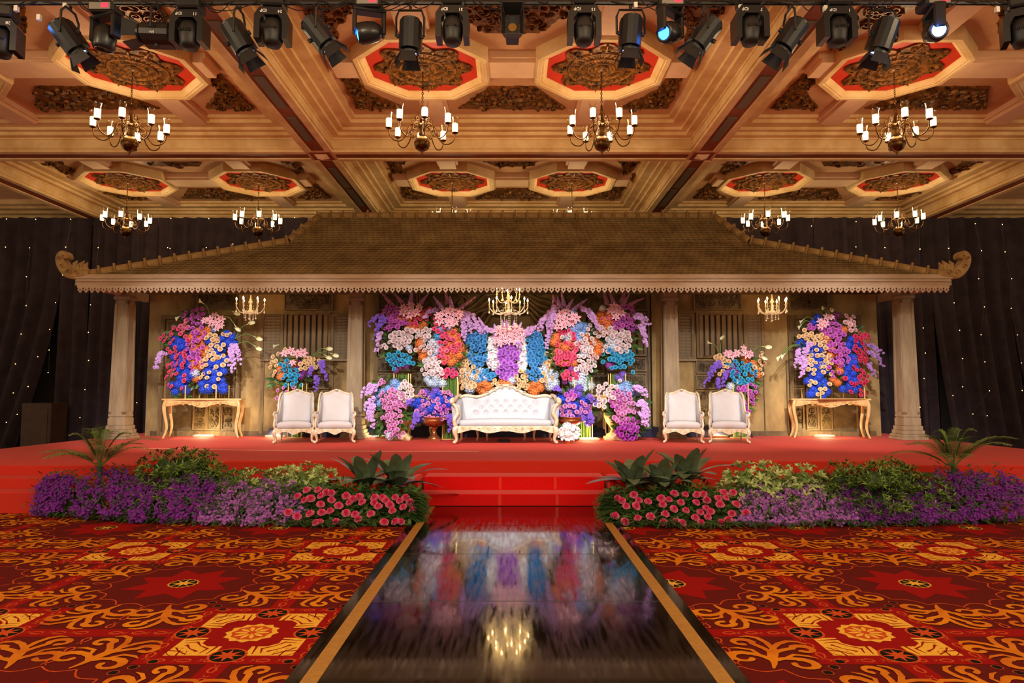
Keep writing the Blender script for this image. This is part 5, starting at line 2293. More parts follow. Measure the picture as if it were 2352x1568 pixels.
def stand(label, pxs, Y, ytop, stems=True, grp='gold flower stands', ybot=None, zbase=ST):
    """gold rectangular pillar frame with a bundle of green stems inside"""
    x0, x1 = P(pxs[0], ytop, Y).x, P(pxs[1], ytop, Y).x
    zt = P(pxs[0], ytop, Y).z
    S = thing('flower_stand', label, 'flower stand', ((x0 + x1) / 2, Y, zbase), 0, grp)
    h = (x1 - x0) / 2
    H = zt - zbase
    for sx in (-1, 1):
        for sy in (-1, 1):
            m = MB()
            m.box(sx * h - .011, sx * h + .011, sy * h - .011, sy * h + .011, 0.02, H)
            build('post', m, m_goldpost, S)
    m = MB()
    m.bbox(-h - .03, h + .03, -h - .03, h + .03, 0, .02, .004)
    build('plate', m, m_goldpost, S)
    if stems:
        m = MB()
        rd = random.Random(int(pxs[0]))
        for k in range(46):
            x, y = (rd.random() - .5) * 2 * (h - .04), (rd.random() - .5) * 2 * (h - .04)
            m.tube([(x, y, .03), (x + (rd.random() - .5) * .05, y, H * .5), (x + (rd.random() - .5) * .05, y, H - .02)], .008, 4)
        o = build('stems', m, m_stem, S)
        o['kind'] = 'stuff'
    return S


arrangement('console_bouquet', 'tall arrangement of pink, magenta and peach roses over royal blue hydrangeas on console', 1, 16.4, (540, 1098), '''
H blue 320 555 95 55 6 78;H blue 345 690 80 60 5 78;H blue 350 800 85 50 5 78;H blue 380 905 75 50 5 78;H blue 310 1010 95 40 5 78;H blue 650 560 55 60 3 78;H blue 765 535 105 75 9 78
H blue 690 690 90 80 8 78;H blue 690 800 95 60 6 78;H blue 640 885 75 50 5 78;H blue 620 970 80 50 5 78;H blue 740 960 35 35 2 72;H blue 725 1025 35 35 2 72;H blue 595 1020 45 25 2 72
H orange 560 440 60 35 3 80;H orange 450 475 55 40 2 80;H orange 570 490 70 40 3 80;H orange 500 560 60 65 4 80;H orange 545 640 55 55 4 80;H orange 490 745 50 55 3 80;H orange 500 800 40 40 2 80;H orange 505 900 40 28 1 70;H peri 640 395 40 30 2 60;H ice 485 840 35 30 1 75
R magenta 490 260 65 85 8 46;R magenta 400 290 60 38 4 46;R magenta 485 400 75 60 8 52;R magenta 500 475 85 38 4 56;R magenta 475 585 90 60 8 56;R magenta 470 690 55 70 6 56;R magenta 430 810 35 50 2 46;R magenta 545 780 15 15 1 46
R pinkhot 370 375 50 48 5 60;R hot 280 440 60 50 4 55;R hot 200 520 80 58 7 50;R hot 270 590 15 15 1 55;R hot 210 640 25 40 2 48;R hot 310 660 95 28 6 55;R hot 268 712 15 15 1 56;R hot 365 722 55 28 3 52;R hot 280 760 90 22 5 48
R hot 235 805 50 28 4 46;R hot 350 795 10 10 1 50;R hot 220 870 40 28 3 46;R hot 310 880 90 18 3 46;R hot 360 925 8 8 1 56;R hot 215 985 28 25 2 50;R hot 340 1015 8 8 1 42;R hot 180 910 6 6 1 42;R hot 390 510 30 30 2 50
R peach 640 500 70 40 5 54;R peach 780 475 60 15 3 46;R peach 690 570 90 50 6 50;R peach 640 660 60 50 5 50;R peach 720 720 70 70 5 54;R peach 560 740 30 60 3 50;R peach 670 830 60 60 4 50;R peach 600 880 25 40 2 46;R peach 710 915 8 8 1 50;R peach 550 850 40 60 3 48;R peach 585 990 8 8 1 48;R peach 660 990 8 8 1 48
L pink 640 330 95 45 6 74;L pink 710 390 50 38 3 72
S lilac 160 650 75 830;S lilac 130 670 100 800;S lilac 855 580 860 860;S lilac 880 590 930 760;S lilac 840 620 830 800
C white 620 290 560 165;C white 380 300 320 285;C white 720 280 845 240;C white 740 290 865 370;C white 870 515 990 370;C white 870 515 1060 490;C white 880 570 1060 580
G x 520 640 330 400 170;G x 340 1080 60 40 26''', 11, grp='console bouquets')
stand('small gold rack on the console holding the pink and blue bouquet', (443, 512), 16.5, 885, False, 'gold racks on the consoles', zbase=ST + .93)
arrangement('console_bouquet', 'tall arrangement of peach, magenta and crimson roses over royal blue hydrangeas on console', 7, 16.35, (560, 1115), '''
H blue 450 620 80 55 6 80;H blue 470 720 95 60 7 80;H blue 470 830 95 60 7 80;H blue 450 920 90 50 6 80;H blue 400 1030 45 38 2 76;H blue 500 1020 65 65 5 76;H blue 350 540 60 50 3 72;H blue 285 590 30 25 1 70;H blue 450 330 40 38 2 70
H blue 840 570 75 60 5 78;H blue 790 680 50 50 3 78;H blue 830 760 65 60 5 78;H blue 800 860 60 60 5 78;H blue 830 980 70 45 5 78;H blue 740 1010 45 38 2 76
H orange 560 490 60 30 3 76;H orange 600 660 35 50 2 76;H orange 680 820 28 60 2 76;H orange 650 930 38 30 2 72;H orange 690 660 40 30 2 74;H orange 720 430 30 30 1 70;H purple 640 300 40 30 2 64
R peach 460 510 110 60 12 52;R peach 540 590 48 38 3 52;R peach 460 740 98 150 20 52;R peach 340 490 55 28 5 46;R peach 590 800 28 175 8 48;R peach 400 960 50 25 3 48;R peach 530 1030 38 30 3 48;R peach 475 1065 8 8 1 46;R peach 340 420 8 8 1 46
R magenta 600 420 105 68 17 52;R magenta 420 400 50 28 4 48;R magenta 680 470 78 48 8 52;R magenta 650 590 88 58 11 52;R magenta 720 690 65 95 13 52;R magenta 640 800 55 95 7 48
R crimson 870 500 38 48 6 50;R crimson 950 530 48 58 8 50;R crimson 920 670 58 78 12 54;R crimson 830 600 25 20 2 50;R crimson 835 720 10 10 1 52;R crimson 820 790 20 12 1 52;R crimson 870 820 45 12 3 48;R crimson 930 910 48 58 8 50;R crimson 910 1060 38 28 3 52;R crimson 810 1045 10 10 1 52;R crimson 740 910 20 10 1 52;R crimson 825 960 35 18 3 52
R rosy 755 275 10 10 1 54;R rosy 830 300 15 10 2 54;R rosy 795 350 48 28 4 56;R rosy 820 405 38 45 5 52
L pink 580 300 25 15 2 74;L pink 510 360 38 28 3 74
S lilac 395 560 330 720;S lilac 370 600 300 700;S lilac 280 630 250 790;S lilac 310 690 300 900;S lilac 345 740 330 860;S deeplilac 975 590 1110 660;S deeplilac 975 650 1110 775;S deeplilac 970 770 1040 885
C white 590 280 545 205;C white 620 270 615 215;C white 430 320 330 320;C white 400 350 310 370;C white 300 570 110 670;C white 300 585 150 655
G x 610 660 330 400 170''', 12, grp='console bouquets')
stand('small gold rack on the console holding the peach and crimson bouquet', (1862, 1960), 16.45, 890, False, 'gold racks on the consoles', zbase=ST + .93)
arrangement('pedestal_bouquet', 'turquoise rose and violet orchid bouquet behind armchairs, pink console side', 2, 16.6, (340, 1000), '''
H orange 200 830 40 40 2 78;H orange 270 750 40 30 2 74;H purple 400 790 55 60 4 72;H purple 400 840 40 30 2 70
R turq 280 850 100 110 20 47;R turq 230 740 50 30 4 46;R turq 390 940 20 20 1 46
R peach 480 740 100 58 13 48;R peach 120 750 30 110 7 46;R peach 390 790 8 8 1 46;R peach 230 605 8 8 1 42;R peach 160 650 10 8 1 52
R pink 210 1050 60 80 9 46;R pink 320 980 15 10 1 46;R pink 200 1140 50 30 4 46
L pink 300 640 110 28 4 82;L pink 320 725 20 15 1 70
S violet 575 725 630 910;S violet 590 720 610 820;S violet 545 870 530 1000;S violet 490 770 470 860
C white 240 590 170 555;C white 500 680 615 595;C white 510 670 615 655;C white 530 670 675 640
G x 300 840 170 140 90;G x 150 900 30 40 12''', 13, grp='bouquets behind the armchairs')
stand('gold flower stand behind the armchairs, pink console side', (668, 700), 16.62, 880)
arrangement('pedestal_bouquet', 'turquoise rose and violet orchid bouquet behind armchairs, crimson console side', 6, 16.6, (830, 1200), '''
H orange 930 720 58 38 3 82;H orange 990 830 38 48 3 76;H purple 770 810 50 58 4 76;H ice 780 940 48 28 2 76;H ice 740 990 28 28 1 72;H blue 690 790 20 15 1 60
R turq 880 830 125 115 26 47;R turq 770 730 50 25 4 47;R turq 790 860 40 30 3 48
R peach 650 690 60 28 4 56;R peach 700 740 58 38 6 48;R peach 660 820 28 28 2 46;R peach 1060 740 28 110 8 46;R peach 990 780 20 20 1 50
R magenta 950 990 58 58 8 50;R magenta 850 990 48 28 4 46;R magenta 900 1110 78 68 10 50;R plum 880 1190 58 38 6 48
L pink 760 655 40 35 2 82;L pink 870 630 60 38 3 82;L pink 940 655 10 10 1 74
S violet 640 735 500 960;S violet 650 750 540 900;S violet 640 885 620 1000;S violet 700 820 680 960
C white 650 650 570 545;C white 655 640 665 520;C white 960 640 1060 575;C white 1000 620 1055 640
G x 850 850 180 150 100;G x 890 1080 80 140 50''', 14, grp='bouquets behind the armchairs')
stand('gold flower stand behind the armchairs, crimson console side', (1678, 1712), 16.62, 880)

arrangement('tall_bouquet', 'tall stand bouquet of magenta, blush and turquoise roses with violet trails beside pillar', 3, 16.2, (400, 880), '''
H orange 370 360 30 30 1 76;H orange 530 375 88 88 7 88;H orange 470 440 58 28 2 78;H ice 360 590 38 38 2 76;H ice 450 525 40 38 2 72;H ice 480 630 38 28 1 66;H purple 385 790 58 48 4 64;H purple 335 860 18 14 1 50
R magenta 310 300 108 58 13 50;R magenta 300 390 88 48 10 52;R magenta 400 390 58 38 5 46;R magenta 250 452 35 24 2 52;R magenta 260 225 30 10 2 46;R magenta 320 235 25 12 2 46
R hot 560 330 88 58 7 48;R hot 520 420 58 48 4 48;R hot 640 290 38 68 5 44
R blush 380 550 108 78 18 60;R blush 450 500 68 48 7 60;R blush 230 620 38 18 3 48;R blush 500 660 38 18 2 48
R turq 370 735 128 66 19 49;R turq 500 790 14 12 1 47;R turq 290 820 38 28 2 47
L pink 480 262 98 58 7 78
S violet 185 325 80 410;S violet 235 350 130 530;S violet 210 330 150 450;S lilac 185 495 150 665;S lilac 620 325 740 262
D mauve 300 215 170 70;D mauve 400 195 300 85;D lilac 480 195 490 60;D mauve 570 205 655 100
G x 380 520 190 250 120''', 15, grp='tall bouquets flanking the sofa')
stand('tall gold flower stand with green stems beside the pink console pillar', (908, 941), 16.2, 858, grp='tall gold flower stands')
arrangement('tall_bouquet', 'tall bouquet of lilies and hot pink roses on orange hydrangeas, next to violet-trail bouquet', 3, 16.05, (800, 1010), '''
H peri 810 420 70 50 4 82;H sky 760 500 38 28 1 76;H orange 880 620 88 150 11 92;H orange 600 620 38 108 5 88;H orange 830 760 48 38 2 84;H orange 850 450 60 40 2 84;H ice 710 640 48 88 4 84;H ice 680 760 58 48 3 84;H ice 690 930 68 58 5 84;H ice 660 970 38 38 2 78;H ice 750 970 42 32 2 78;H purple 905 860 28 28 2 64
R hot 720 370 20 30 2 50;R hot 765 440 58 48 6 52;R hot 860 580 98 120 15 53;R pinkhot 860 640 98 120 7 50;R hot 790 720 58 58 5 52;R hot 850 880 78 38 8 53
R blush 600 500 68 58 9 52;R blush 640 620 68 68 10 54;R blush 650 460 38 28 2 48;R blush 690 780 88 58 10 54;R blush 640 860 58 38 4 50;R blush 740 870 48 38 5 58
L pink 850 330 108 68 9 84;L pink 920 300 40 30 2 80
D lilac 790 255 700 130;D lilac 880 235 860 130;D mauve 840 205 815 62;D mauve 960 250 1110 135
G x 780 640 200 300 140''', 16, grp='tall bouquets flanking the sofa')
stand('tall gold flower stand with green stems behind the blue urn flowers', (1019, 1052), 16.1, 866, grp='tall gold flower stands')
arrangement('cascade_bouquet', 'low cascade of pale pink roses and lilac orchids trailing down the amphora urn', 3, 15.45, (300, 1470), '''
H peri 180 1060 58 38 3 78;H peri 300 1010 78 38 4 78;H peri 150 1180 48 38 2 74;H ice 300 1480 48 38 2 74
R pink 290 1130 118 98 26 49;R pink 320 1200 108 58 12 49;R pink 270 1310 78 48 8 47;R pink 340 1330 58 58 6 47;R pink 300 1430 68 58 10 47;R pink 400 1450 15 12 1 44;R pink 365 1500 15 12 1 42;R pink 190 970 38 28 3 47;R blush 430 1060 66 105 15 53
S lilac 150 1000 10 1060;S lilac 140 1040 20 1100;S lilac 120 1130 30 1230;S lilac 110 1180 60 1300;S lilac 90 1250 120 1420;S lilac 130 1200 90 1330;S violet 440 1180 510 1150
G x 270 1200 180 290 150''', 17, grp='cascading urn bouquets')
arrangement('urn_bouquet', 'round bouquet of royal blue hydrangeas and pink roses in the fully visible copper urn', 3, 15.6, (710, 1340), '''
H blue 590 1150 30 20 2 80;H blue 535 1205 28 30 2 78;H blue 700 1210 30 24 2 80;H blue 785 1160 38 24 2 82;H blue 875 1190 30 24 2 80;H blue 820 1310 34 26 2 80;H blue 580 1310 30 24 2 76;H blue 690 1110 20 20 1 74;H blue 870 1110 24 14 1 74;H blue 745 1080 18 12 1 64
H violet 680 1070 58 28 3 78;H violet 620 1200 38 58 4 78;H violet 760 1240 50 40 3 78;H violet 560 1290 28 28 1 74
R pink 700 1150 178 58 9 50;R pink 680 1250 158 48 8 50;R pink 700 1312 118 24 7 50;R pink 600 1082 46 28 3 48;R pink 820 1082 58 34 5 48;R magenta 780 1210 90 60 6 48
S violet 545 1270 500 1410;S violet 560 1290 520 1380;S violet 870 1290 870 1440;S violet 850 1290 890 1400
G x 700 1200 190 130 110''', 18, grp='blue urn bouquets')

arrangement('backdrop_bouquet', 'wide central flower wall of blue, purple and peach rose columns behind the sofa', 4, 16.35, (560, 1050), '''
H ice 320 880 48 38 3 92;H ice 180 900 68 58 4 96;H ice 560 910 38 28 2 82;H ice 930 830 58 58 4 92;H ice 960 940 48 38 3 88;H ice 210 960 58 38 3 88;H ice 1000 870 30 30 1 80
H orange 320 990 58 45 5 92;H orange 560 938 66 24 4 86;H orange 825 990 52 52 5 92
R sky 270 540 98 68 19 57;R sky 280 680 78 108 21 57;R sky 330 870 100 58 13 52;R sky 400 880 48 28 3 50;R sky 310 480 50 20 3 50
R sky 820 540 68 68 14 57;R sky 820 680 78 108 23 57;R sky 830 860 96 58 13 53;R turq 900 680 38 58 5 52;R turq 380 860 60 40 4 50
R orchid 570 660 94 108 30 58;R orchid 560 830 98 78 20 57
R peach 150 740 68 108 19 55;R peach 180 920 88 88 16 55;R peach 960 740 78 88 16 55;R peach 930 900 58 68 8 53;R peach 690 890 58 58 8 52;R peach 700 970 58 28 6 52;R peach 440 940 28 28 3 50;R peach 250 830 40 60 4 52
L pink 580 480 128 58 15 86;L pink 510 550 58 28 4 76;L pink 660 545 50 25 3 76
B white 430 560 58 60 170;B white 430 700 74 130 330;B white 700 690 52 150 300;B white 690 560 40 50 90
S lilac 150 270 160 540;S lilac 190 280 210 480;S lilac 220 300 300 480;S lilac 130 330 150 520;S lilac 330 430 450 500;S lilac 360 430 420 480;S lilac 230 400 330 480
S lilac 1010 260 840 430;S lilac 980 300 860 450;S lilac 970 300 930 620;S lilac 1000 320 950 560;S lilac 940 380 960 520;S lilac 820 430 700 490;S lilac 800 450 720 520;S lilac 640 560 690 640
D lilac 340 430 285 325;D lilac 450 470 435 388;D lilac 525 440 505 345;D lilac 555 440 550 345;D lilac 620 440 625 355;D lilac 665 450 690 372
G x 560 720 420 270 330''', 19)

arrangement('tall_bouquet', 'tall bouquet of lilies and hot pink roses with periwinkle hydrangea, next to orange-topped bouquet', 5, 16.05, (180, 1000), '''
H peri 200 290 38 28 2 82;H peri 290 450 54 78 7 92;H orange 100 580 48 78 4 88;H orange 200 640 58 58 3 88;H orange 180 750 58 38 3 84;H orange 430 640 46 86 5 88;H orange 370 520 40 30 1 80;H ice 320 640 48 58 3 84;H ice 290 920 58 58 4 92;H ice 340 960 58 48 4 88;H ice 390 990 28 28 1 78;H ice 180 500 50 30 2 80;H purple 240 830 38 28 2 64;H purple 170 930 28 20 1 60
R hot 150 460 60 30 4 52;R hot 180 580 108 128 17 52;R pinkhot 180 600 100 110 6 50;R hot 160 720 98 68 11 52;R hot 200 870 88 38 9 54
R blush 180 520 58 38 4 52;R blush 350 560 88 88 15 54;R blush 370 720 88 98 16 56;R blush 340 820 80 40 6 54;R blush 380 420 20 30 2 48
L pink 170 340 78 68 7 84;L pink 260 340 30 20 1 80;L pink 110 400 30 30 2 74
D lilac 105 240 85 130;D lilac 150 235 122 85;D lilac 180 245 232 150;D lilac 240 250 368 150;D mauve 60 190 42 110
S lilac 290 240 400 300;S lilac 370 260 460 420;S lilac 390 290 480 460;S lilac 60 220 10 330;S lilac 60 270 20 420
G x 240 640 210 310 140''', 20, grp='tall bouquets flanking the sofa')
stand('tall gold flower stand with green stems behind the half-hidden copper urn', (1317, 1357), 16.1, 866, grp='tall gold flower stands')
arrangement('tall_bouquet', 'tall stand bouquet of magenta, orange and turquoise blooms with lilac trails beside pillar', 5, 16.2, (640, 960), '''
H orange 530 340 78 66 7 92;H orange 545 440 48 38 3 84;H orange 797 325 22 18 1 64;H purple 760 430 38 28 2 64;H ice 630 570 58 48 4 84;H ice 580 600 30 30 1 76;H white 520 245 30 15 1 70;H purple 590 780 38 28 3 58;H violet 685 888 40 34 3 64
R pinkhot 560 345 66 44 5 46;R magenta 740 270 68 48 6 60;R magenta 700 380 98 58 13 54;R magenta 800 350 25 18 2 54;R magenta 820 415 12 12 1 48
R blush 480 470 58 58 7 50;R blush 590 460 68 38 7 54;R blush 670 540 108 88 20 58;R blush 500 620 58 38 5 50;R blush 720 480 58 38 5 54;R blush 540 640 40 20 2 50;R blush 700 630 60 25 4 54
R turq 690 690 108 58 14 55;R turq 610 720 28 18 2 56;R turq 520 670 10 10 1 48;R turq 525 755 10 10 1 48;R turq 670 780 58 28 4 52;R turq 770 740 28 38 3 50;R turq 797 847 6 6 1 46;R turq 600 810 10 10 1 48;R sky 580 632 6 6 1 54
L pink 640 275 68 58 6 84;L pink 590 250 30 20 1 80
S lilac 830 305 950 385;S lilac 820 320 920 400;S lilac 870 400 930 605;S lilac 880 420 910 560
D mauve 560 205 515 60;D mauve 620 195 575 78;D mauve 690 185 732 55;D mauve 700 215 765 105;D mauve 770 205 908 142
G x 640 520 190 260 130''', 21, grp='tall bouquets flanking the sofa')
stand('tall gold flower stand with green stems beside the crimson console pillar', (1400, 1434), 16.2, 858, grp='tall gold flower stands')
arrangement('cascade_bouquet', 'low cascade of purple and lavender roses with lilac orchids trailing down the amphora urn', 5, 15.45, (720, 1450), '''
H peri 750 1030 78 58 6 92;H ice 700 1000 40 30 2 80
R blush 540 1040 88 88 14 54;R blush 500 1150 58 28 5 50;R blush 670 932 12 10 1 46;R blush 620 990 40 30 2 52
R pink 690 1080 88 88 16 52;R pink 740 1180 118 58 15 52;R pink 680 1280 58 58 8 48;R magenta 770 1340 88 58 14 48;R plum 740 1420 108 66 19 48;R magenta 640 1130 60 60 6 48
S lilac 820 985 940 1060;S lilac 800 1000 900 1050;S lilac 870 1120 950 1240;S lilac 880 1140 930 1290;S lilac 900 1200 930 1370;S lilac 870 1240 900 1350;S lilac 850 1130 900 1230
G x 740 1200 160 250 140''', 22, grp='cascading urn bouquets')
arrangement('urn_bouquet', 'round bouquet of royal blue hydrangeas and violets in the half-hidden copper urn', 5, 15.6, (220, 1300), '''
H blue 120 1110 30 24 2 82;H blue 240 1180 30 24 2 82;H blue 335 1120 30 24 2 82;H blue 120 1230 28 28 2 80;H blue 240 1280 24 18 2 78;H blue 390 1280 24 20 1 76;H blue 200 1130 20 18 1 74
H violet 280 1030 58 36 3 82;H violet 180 1180 56 46 3 82;H violet 320 1220 66 56 5 82;H violet 385 1300 24 28 2 76
R pink 230 1170 130 78 11 50;R pink 200 1240 98 38 5 50;R pink 360 1180 56 46 5 48;R magenta 210 1050 60 24 4 48
S violet 55 990 130 1025;S violet 375 1070 455 1150;S violet 400 1250 400 1350;S violet 380 1240 420 1330
G x 240 1170 180 130 110''', 23, grp='blue urn bouquets')

# small white posy with an orange ribbon, standing on the carpet by the sofa
py = arrangement('white_posy', 'small white posy with orange ribbon standing on the carpet by the sofa', 5, 14.7, (185, 1545), '''
H white 190 1400 66 40 5 80;H white 150 1430 40 30 2 70;H white 240 1430 30 24 1 66
B white 190 1420 110 70 170;B peach 140 1410 40 30 20
G x 190 1430 80 50 20''', 24, cat='posy')
m = MB()
m.lathe([(.035, 0), (.05, .05), (.03, .12), (.06, .2)], 10)
build('wrapped_stems', m, M('orange_ribbon', (226, 110, 30), .5), py, smooth=True)
m = MB()
m.tube(smooth_path([(.02, -.03, .15), (.1, -.06, .1), (.14, -.08, .01), (.5, -.1, .005)], 4), .008, 4, flat=.4)
build('ribbon_tail', m, M('orange_ribbon', None), py)
# ================================================================== GARDEN BEDS IN FRONT OF THE STAGE
def bedY(py, yf=8.72, k=.0062, p0=1212):
    return yf + (p0 - py) * k


def leaf(m, p, d, L, wd, up, mi=0, bend=.0, seg=2):
    """pointed blade: p root, d direction, up normal"""
    sd = d.cross(up)
    if sd.length < 1e-4:
        sd = d.orthogonal()
    sd = sd.normalized()
    vs = []
    for j in range(seg + 1):
        t = j / seg
        ww = wd * (math.sin(PI * (.12 + .8 * t)) if j < seg else 0.02)
        c = p + d * L * t + Vector((0, 0, -1)) * bend * L * t * t
        vs += [c - sd * ww * .5, c + sd * ww * .5]
    m.add(vs, [(2 * j, 2 * j + 1, 2 * j + 3, 2 * j + 2) for j in range(seg)], mi)


def rdir(rd, upb=.6):
    a = rd.random() * 6.28
    z = upb + (rd.random() - .5) * 1.2
    return Vector((math.cos(a), math.sin(a), z)).normalized()


m_aster = M('aster_purple', (136, 18, 168), .6, rgb2=(92, 10, 128), scale=12)
m_aster2 = M('aster_lilac', (184, 112, 204), .6, rgb2=(150, 78, 182), scale=12)
m_eye = M('aster_eye', (210, 180, 90), .7)


def aster(label, px0, px1, pyt, pyb, mat, n, seed, r=.0165, grp='aster clumps', yf=8.8, sl=.008):
    """clump of small daisy-like flowers on leafy stems"""
    rd = random.Random(seed)
    c = G((px0 + px1) / 2, pyb, 0)
    root = thing('aster_clump', label, 'flowering plant', c, 0, grp)
    fl, fo = MB(), MB()
    for _ in range(n):
        px = px0 + (px1 - px0) * rd.random()
        t = rd.random()
        edge = 1 - abs((px - (px0 + px1) / 2) / ((px1 - px0) / 2)) ** 3
        py = pyb - 6 - (pyb - pyt) * t * (.78 + .22 * edge)
        Y = yf + (pyb - py) * sl
        p = P(px, py, Y)
        if p.z < .03:
            p.z = .03 + .03 * rd.random()
        k = 8 + rd.randrange(10)
        for _ in range(k):                                   # flowers come in tight heads
            q = p + Vector((rd.gauss(0, .024), rd.gauss(0, .022), rd.gauss(0, .026)))
            q.z = max(.02, q.z)
            nrm = Vector((rd.random() - .5, -.8, rd.random() * .9)).normalized()
            floret(fl, q - c, nrm, r * (.8 + .5 * rd.random()), rd, 0, 6)
        fo.tube([p - c + Vector((0, .02, -.02)), Vector((p.x * .9 + c.x * .1, p.y + .06, max(0, p.z - .25))) - c], .004, 3)
        for _ in range(8):
            q = p - c + Vector((rd.gauss(0, .07), .035 + abs(rd.gauss(0, .05)), -.01 - rd.gauss(0, .07)))
            q.z = max(.01, q.z)
            leaf(fo, q, rdir(rd), .06 + .05 * rd.random(), .014, Vector((0, -1, .4)))
    o = build('blossoms', fl, [mat, m_eye], root)
    o['kind'] = 'stuff'
    o = build('foliage', fo, m_leafd, root)
    o['kind'] = 'stuff'
    return root


sides = (('pink and blue console', -1), ('crimson rose console', 1))
for i, (a, b, t, bo, wd, yf) in enumerate(((78, 205, 1100, 1184, 'outermost deep purple aster clump of the bed', 9.42), (180, 320, 1082, 1192, 'deep purple aster clump below the feathery palm', 9.1), (300, 410, 1100, 1198, 'deep purple aster clump under the dark green shrub', 8.95), (390, 490, 1098, 1200, 'deep purple aster clump next to the lilac asters', 8.9))):
    aster(wd + ', pink console side', a, b, t, bo, m_aster, 105, 30 + i, yf=yf, sl=.0025 if i == 0 else .005)
for i, (a, b, wd) in enumerate(((458, 580, 'pale lilac aster clump next to the deep purple asters'), (570, 692, 'pale lilac aster clump next to the pink roses'))):
    aster(wd + ', pink console side', a, b, 1108, 1207, m_aster2, 100, 40 + i, .0175, 'lilac aster clumps', 8.78)
for i, (a, b, t, bo, wd, yf) in enumerate(((2225, 2352, 1095, 1196, 'outermost deep purple aster clump of the bed', 8.95), (2130, 2260, 1085, 1204, 'deep purple aster clump below the feathery palm', 8.85), (2030, 2150, 1105, 1205, 'deep purple aster clump under the dark green shrub', 8.8), (1935, 2050, 1100, 1206, 'deep purple aster clump next to the lilac asters', 8.8))):
    aster(wd + ', crimson console side', a, b, t, bo, m_aster, 115, 50 + i, yf=yf, sl=.006)
for i, (a, b, wd) in enumerate(((1838, 1968, 'pale lilac aster clump next to the deep purple asters'), (1698, 1850, 'pale lilac aster clump next to the pink roses'))):
    aster(wd + ', crimson console side', a, b, 1112, 1208, m_aster2, 105, 60 + i, .0175, 'lilac aster clumps', 8.75)

# ---- pink garden roses
COL['garden'] = (252, 136, 182)
INNER['garden'] = (240, 64, 132)
lr = [(400 + x / 3.92, 1020 + y / 3.92) for x, y in [(1198, 420), (1118, 475), (1300, 418), (1370, 440), (1415, 445), (1330, 470), (1228, 495), (1180, 510), (1415, 508), (1318, 548), (1480, 560), (1548, 470), (1580, 535), (1610, 500), (1668, 478), (1698, 528), (1800, 535), (1810, 487), (1880, 487), (1903, 515), (1840, 568), (1940, 552), (1992, 485), (2033, 518), (2085, 487), (2128, 530), (2065, 573), (2150, 597), (1967, 607), (1775, 635), (1548, 625), (1408, 610), (1330, 622), (1228, 633), (1632, 640), (1658, 682), (1460, 703), (1285, 745), (1105, 658), (1030, 620), (1890, 718), (1998, 703), (2040, 707), (1315, 720)]]
rr_ = [(1340 + x / 3.6636, 1140 + y / 3.6636) for x, y in [(288, 20), (328, 42), (360, 88), (440, 85), (468, 40), (543, 50), (720, 35), (668, 75), (818, 57), (757, 110), (860, 125), (945, 58), (1028, 105), (1040, 38), (1130, 25), (1195, 20), (1150, 75), (1282, 73), (1250, 150), (1372, 145), (982, 140), (1072, 135), (1045, 180), (940, 185), (1222, 202), (987, 247), (1158, 250), (780, 222), (827, 262), (677, 240), (687, 155), (563, 175), (460, 190), (347, 218), (262, 167)]]
rr_ += [(1176 + x / 2, 960 + y / 2) for x, y in [(560, 355), (685, 372), (745, 350), (795, 355), (850, 355), (880, 352), (1015, 345), (970, 345), (895, 380)]]
for pts, side, seed in ((lr, 'pink console', 3), (rr_, 'crimson console', 4)):
    rd = random.Random(seed)
    cx = sum(p[0] for p in pts) / len(pts)
    c = G(cx, 1210, 0)
    root = thing('rose_bed', 'bed of pink cut roses in dark foliage beside the runway, %s side' % side, 'flowering plant', c, 0, 'pink rose beds')
    fo = MB()
    for px, py in pts:
        Y = bedY(py)
        p = P(px, py, Y)
        p.z = max(.05, p.z)
        d = Vector((rd.random() - .5, -.9, .9 + .6 * rd.random()))
        q = d.to_track_quat('Z', 'Y') @ Quaternion((0, 0, 1), rd.random() * 6)
        o = put('rose', fmesh('rose', 'garden', rd.randrange(2)), root, p - c, quat=q, scale=(.116 * (.88 + .25 * rd.random()),) * 2 + (.17,))
    x0, x1 = min(p[0] for p in pts) - 12, max(p[0] for p in pts) + 14
    for _ in range(1500):
        px = x0 + (x1 - x0) * rd.random()
        py = 1112 + 100 * rd.random()
        Y = bedY(py) + .06 + .1 * rd.random()
        p = P(px, py, Y)
        p.z = max(.01, p.z - .03)
        d = rdir(rd, .4)
        d.y -= .4
        leaf(fo, p - c, d.normalized(), .07 + .05 * rd.random(), .045, Vector((0, -.6, 1)).normalized(), rd.randrange(2), .2)
    o = build('foliage', fo, [m_leafd, m_leaf], root)
    o['kind'] = 'stuff'

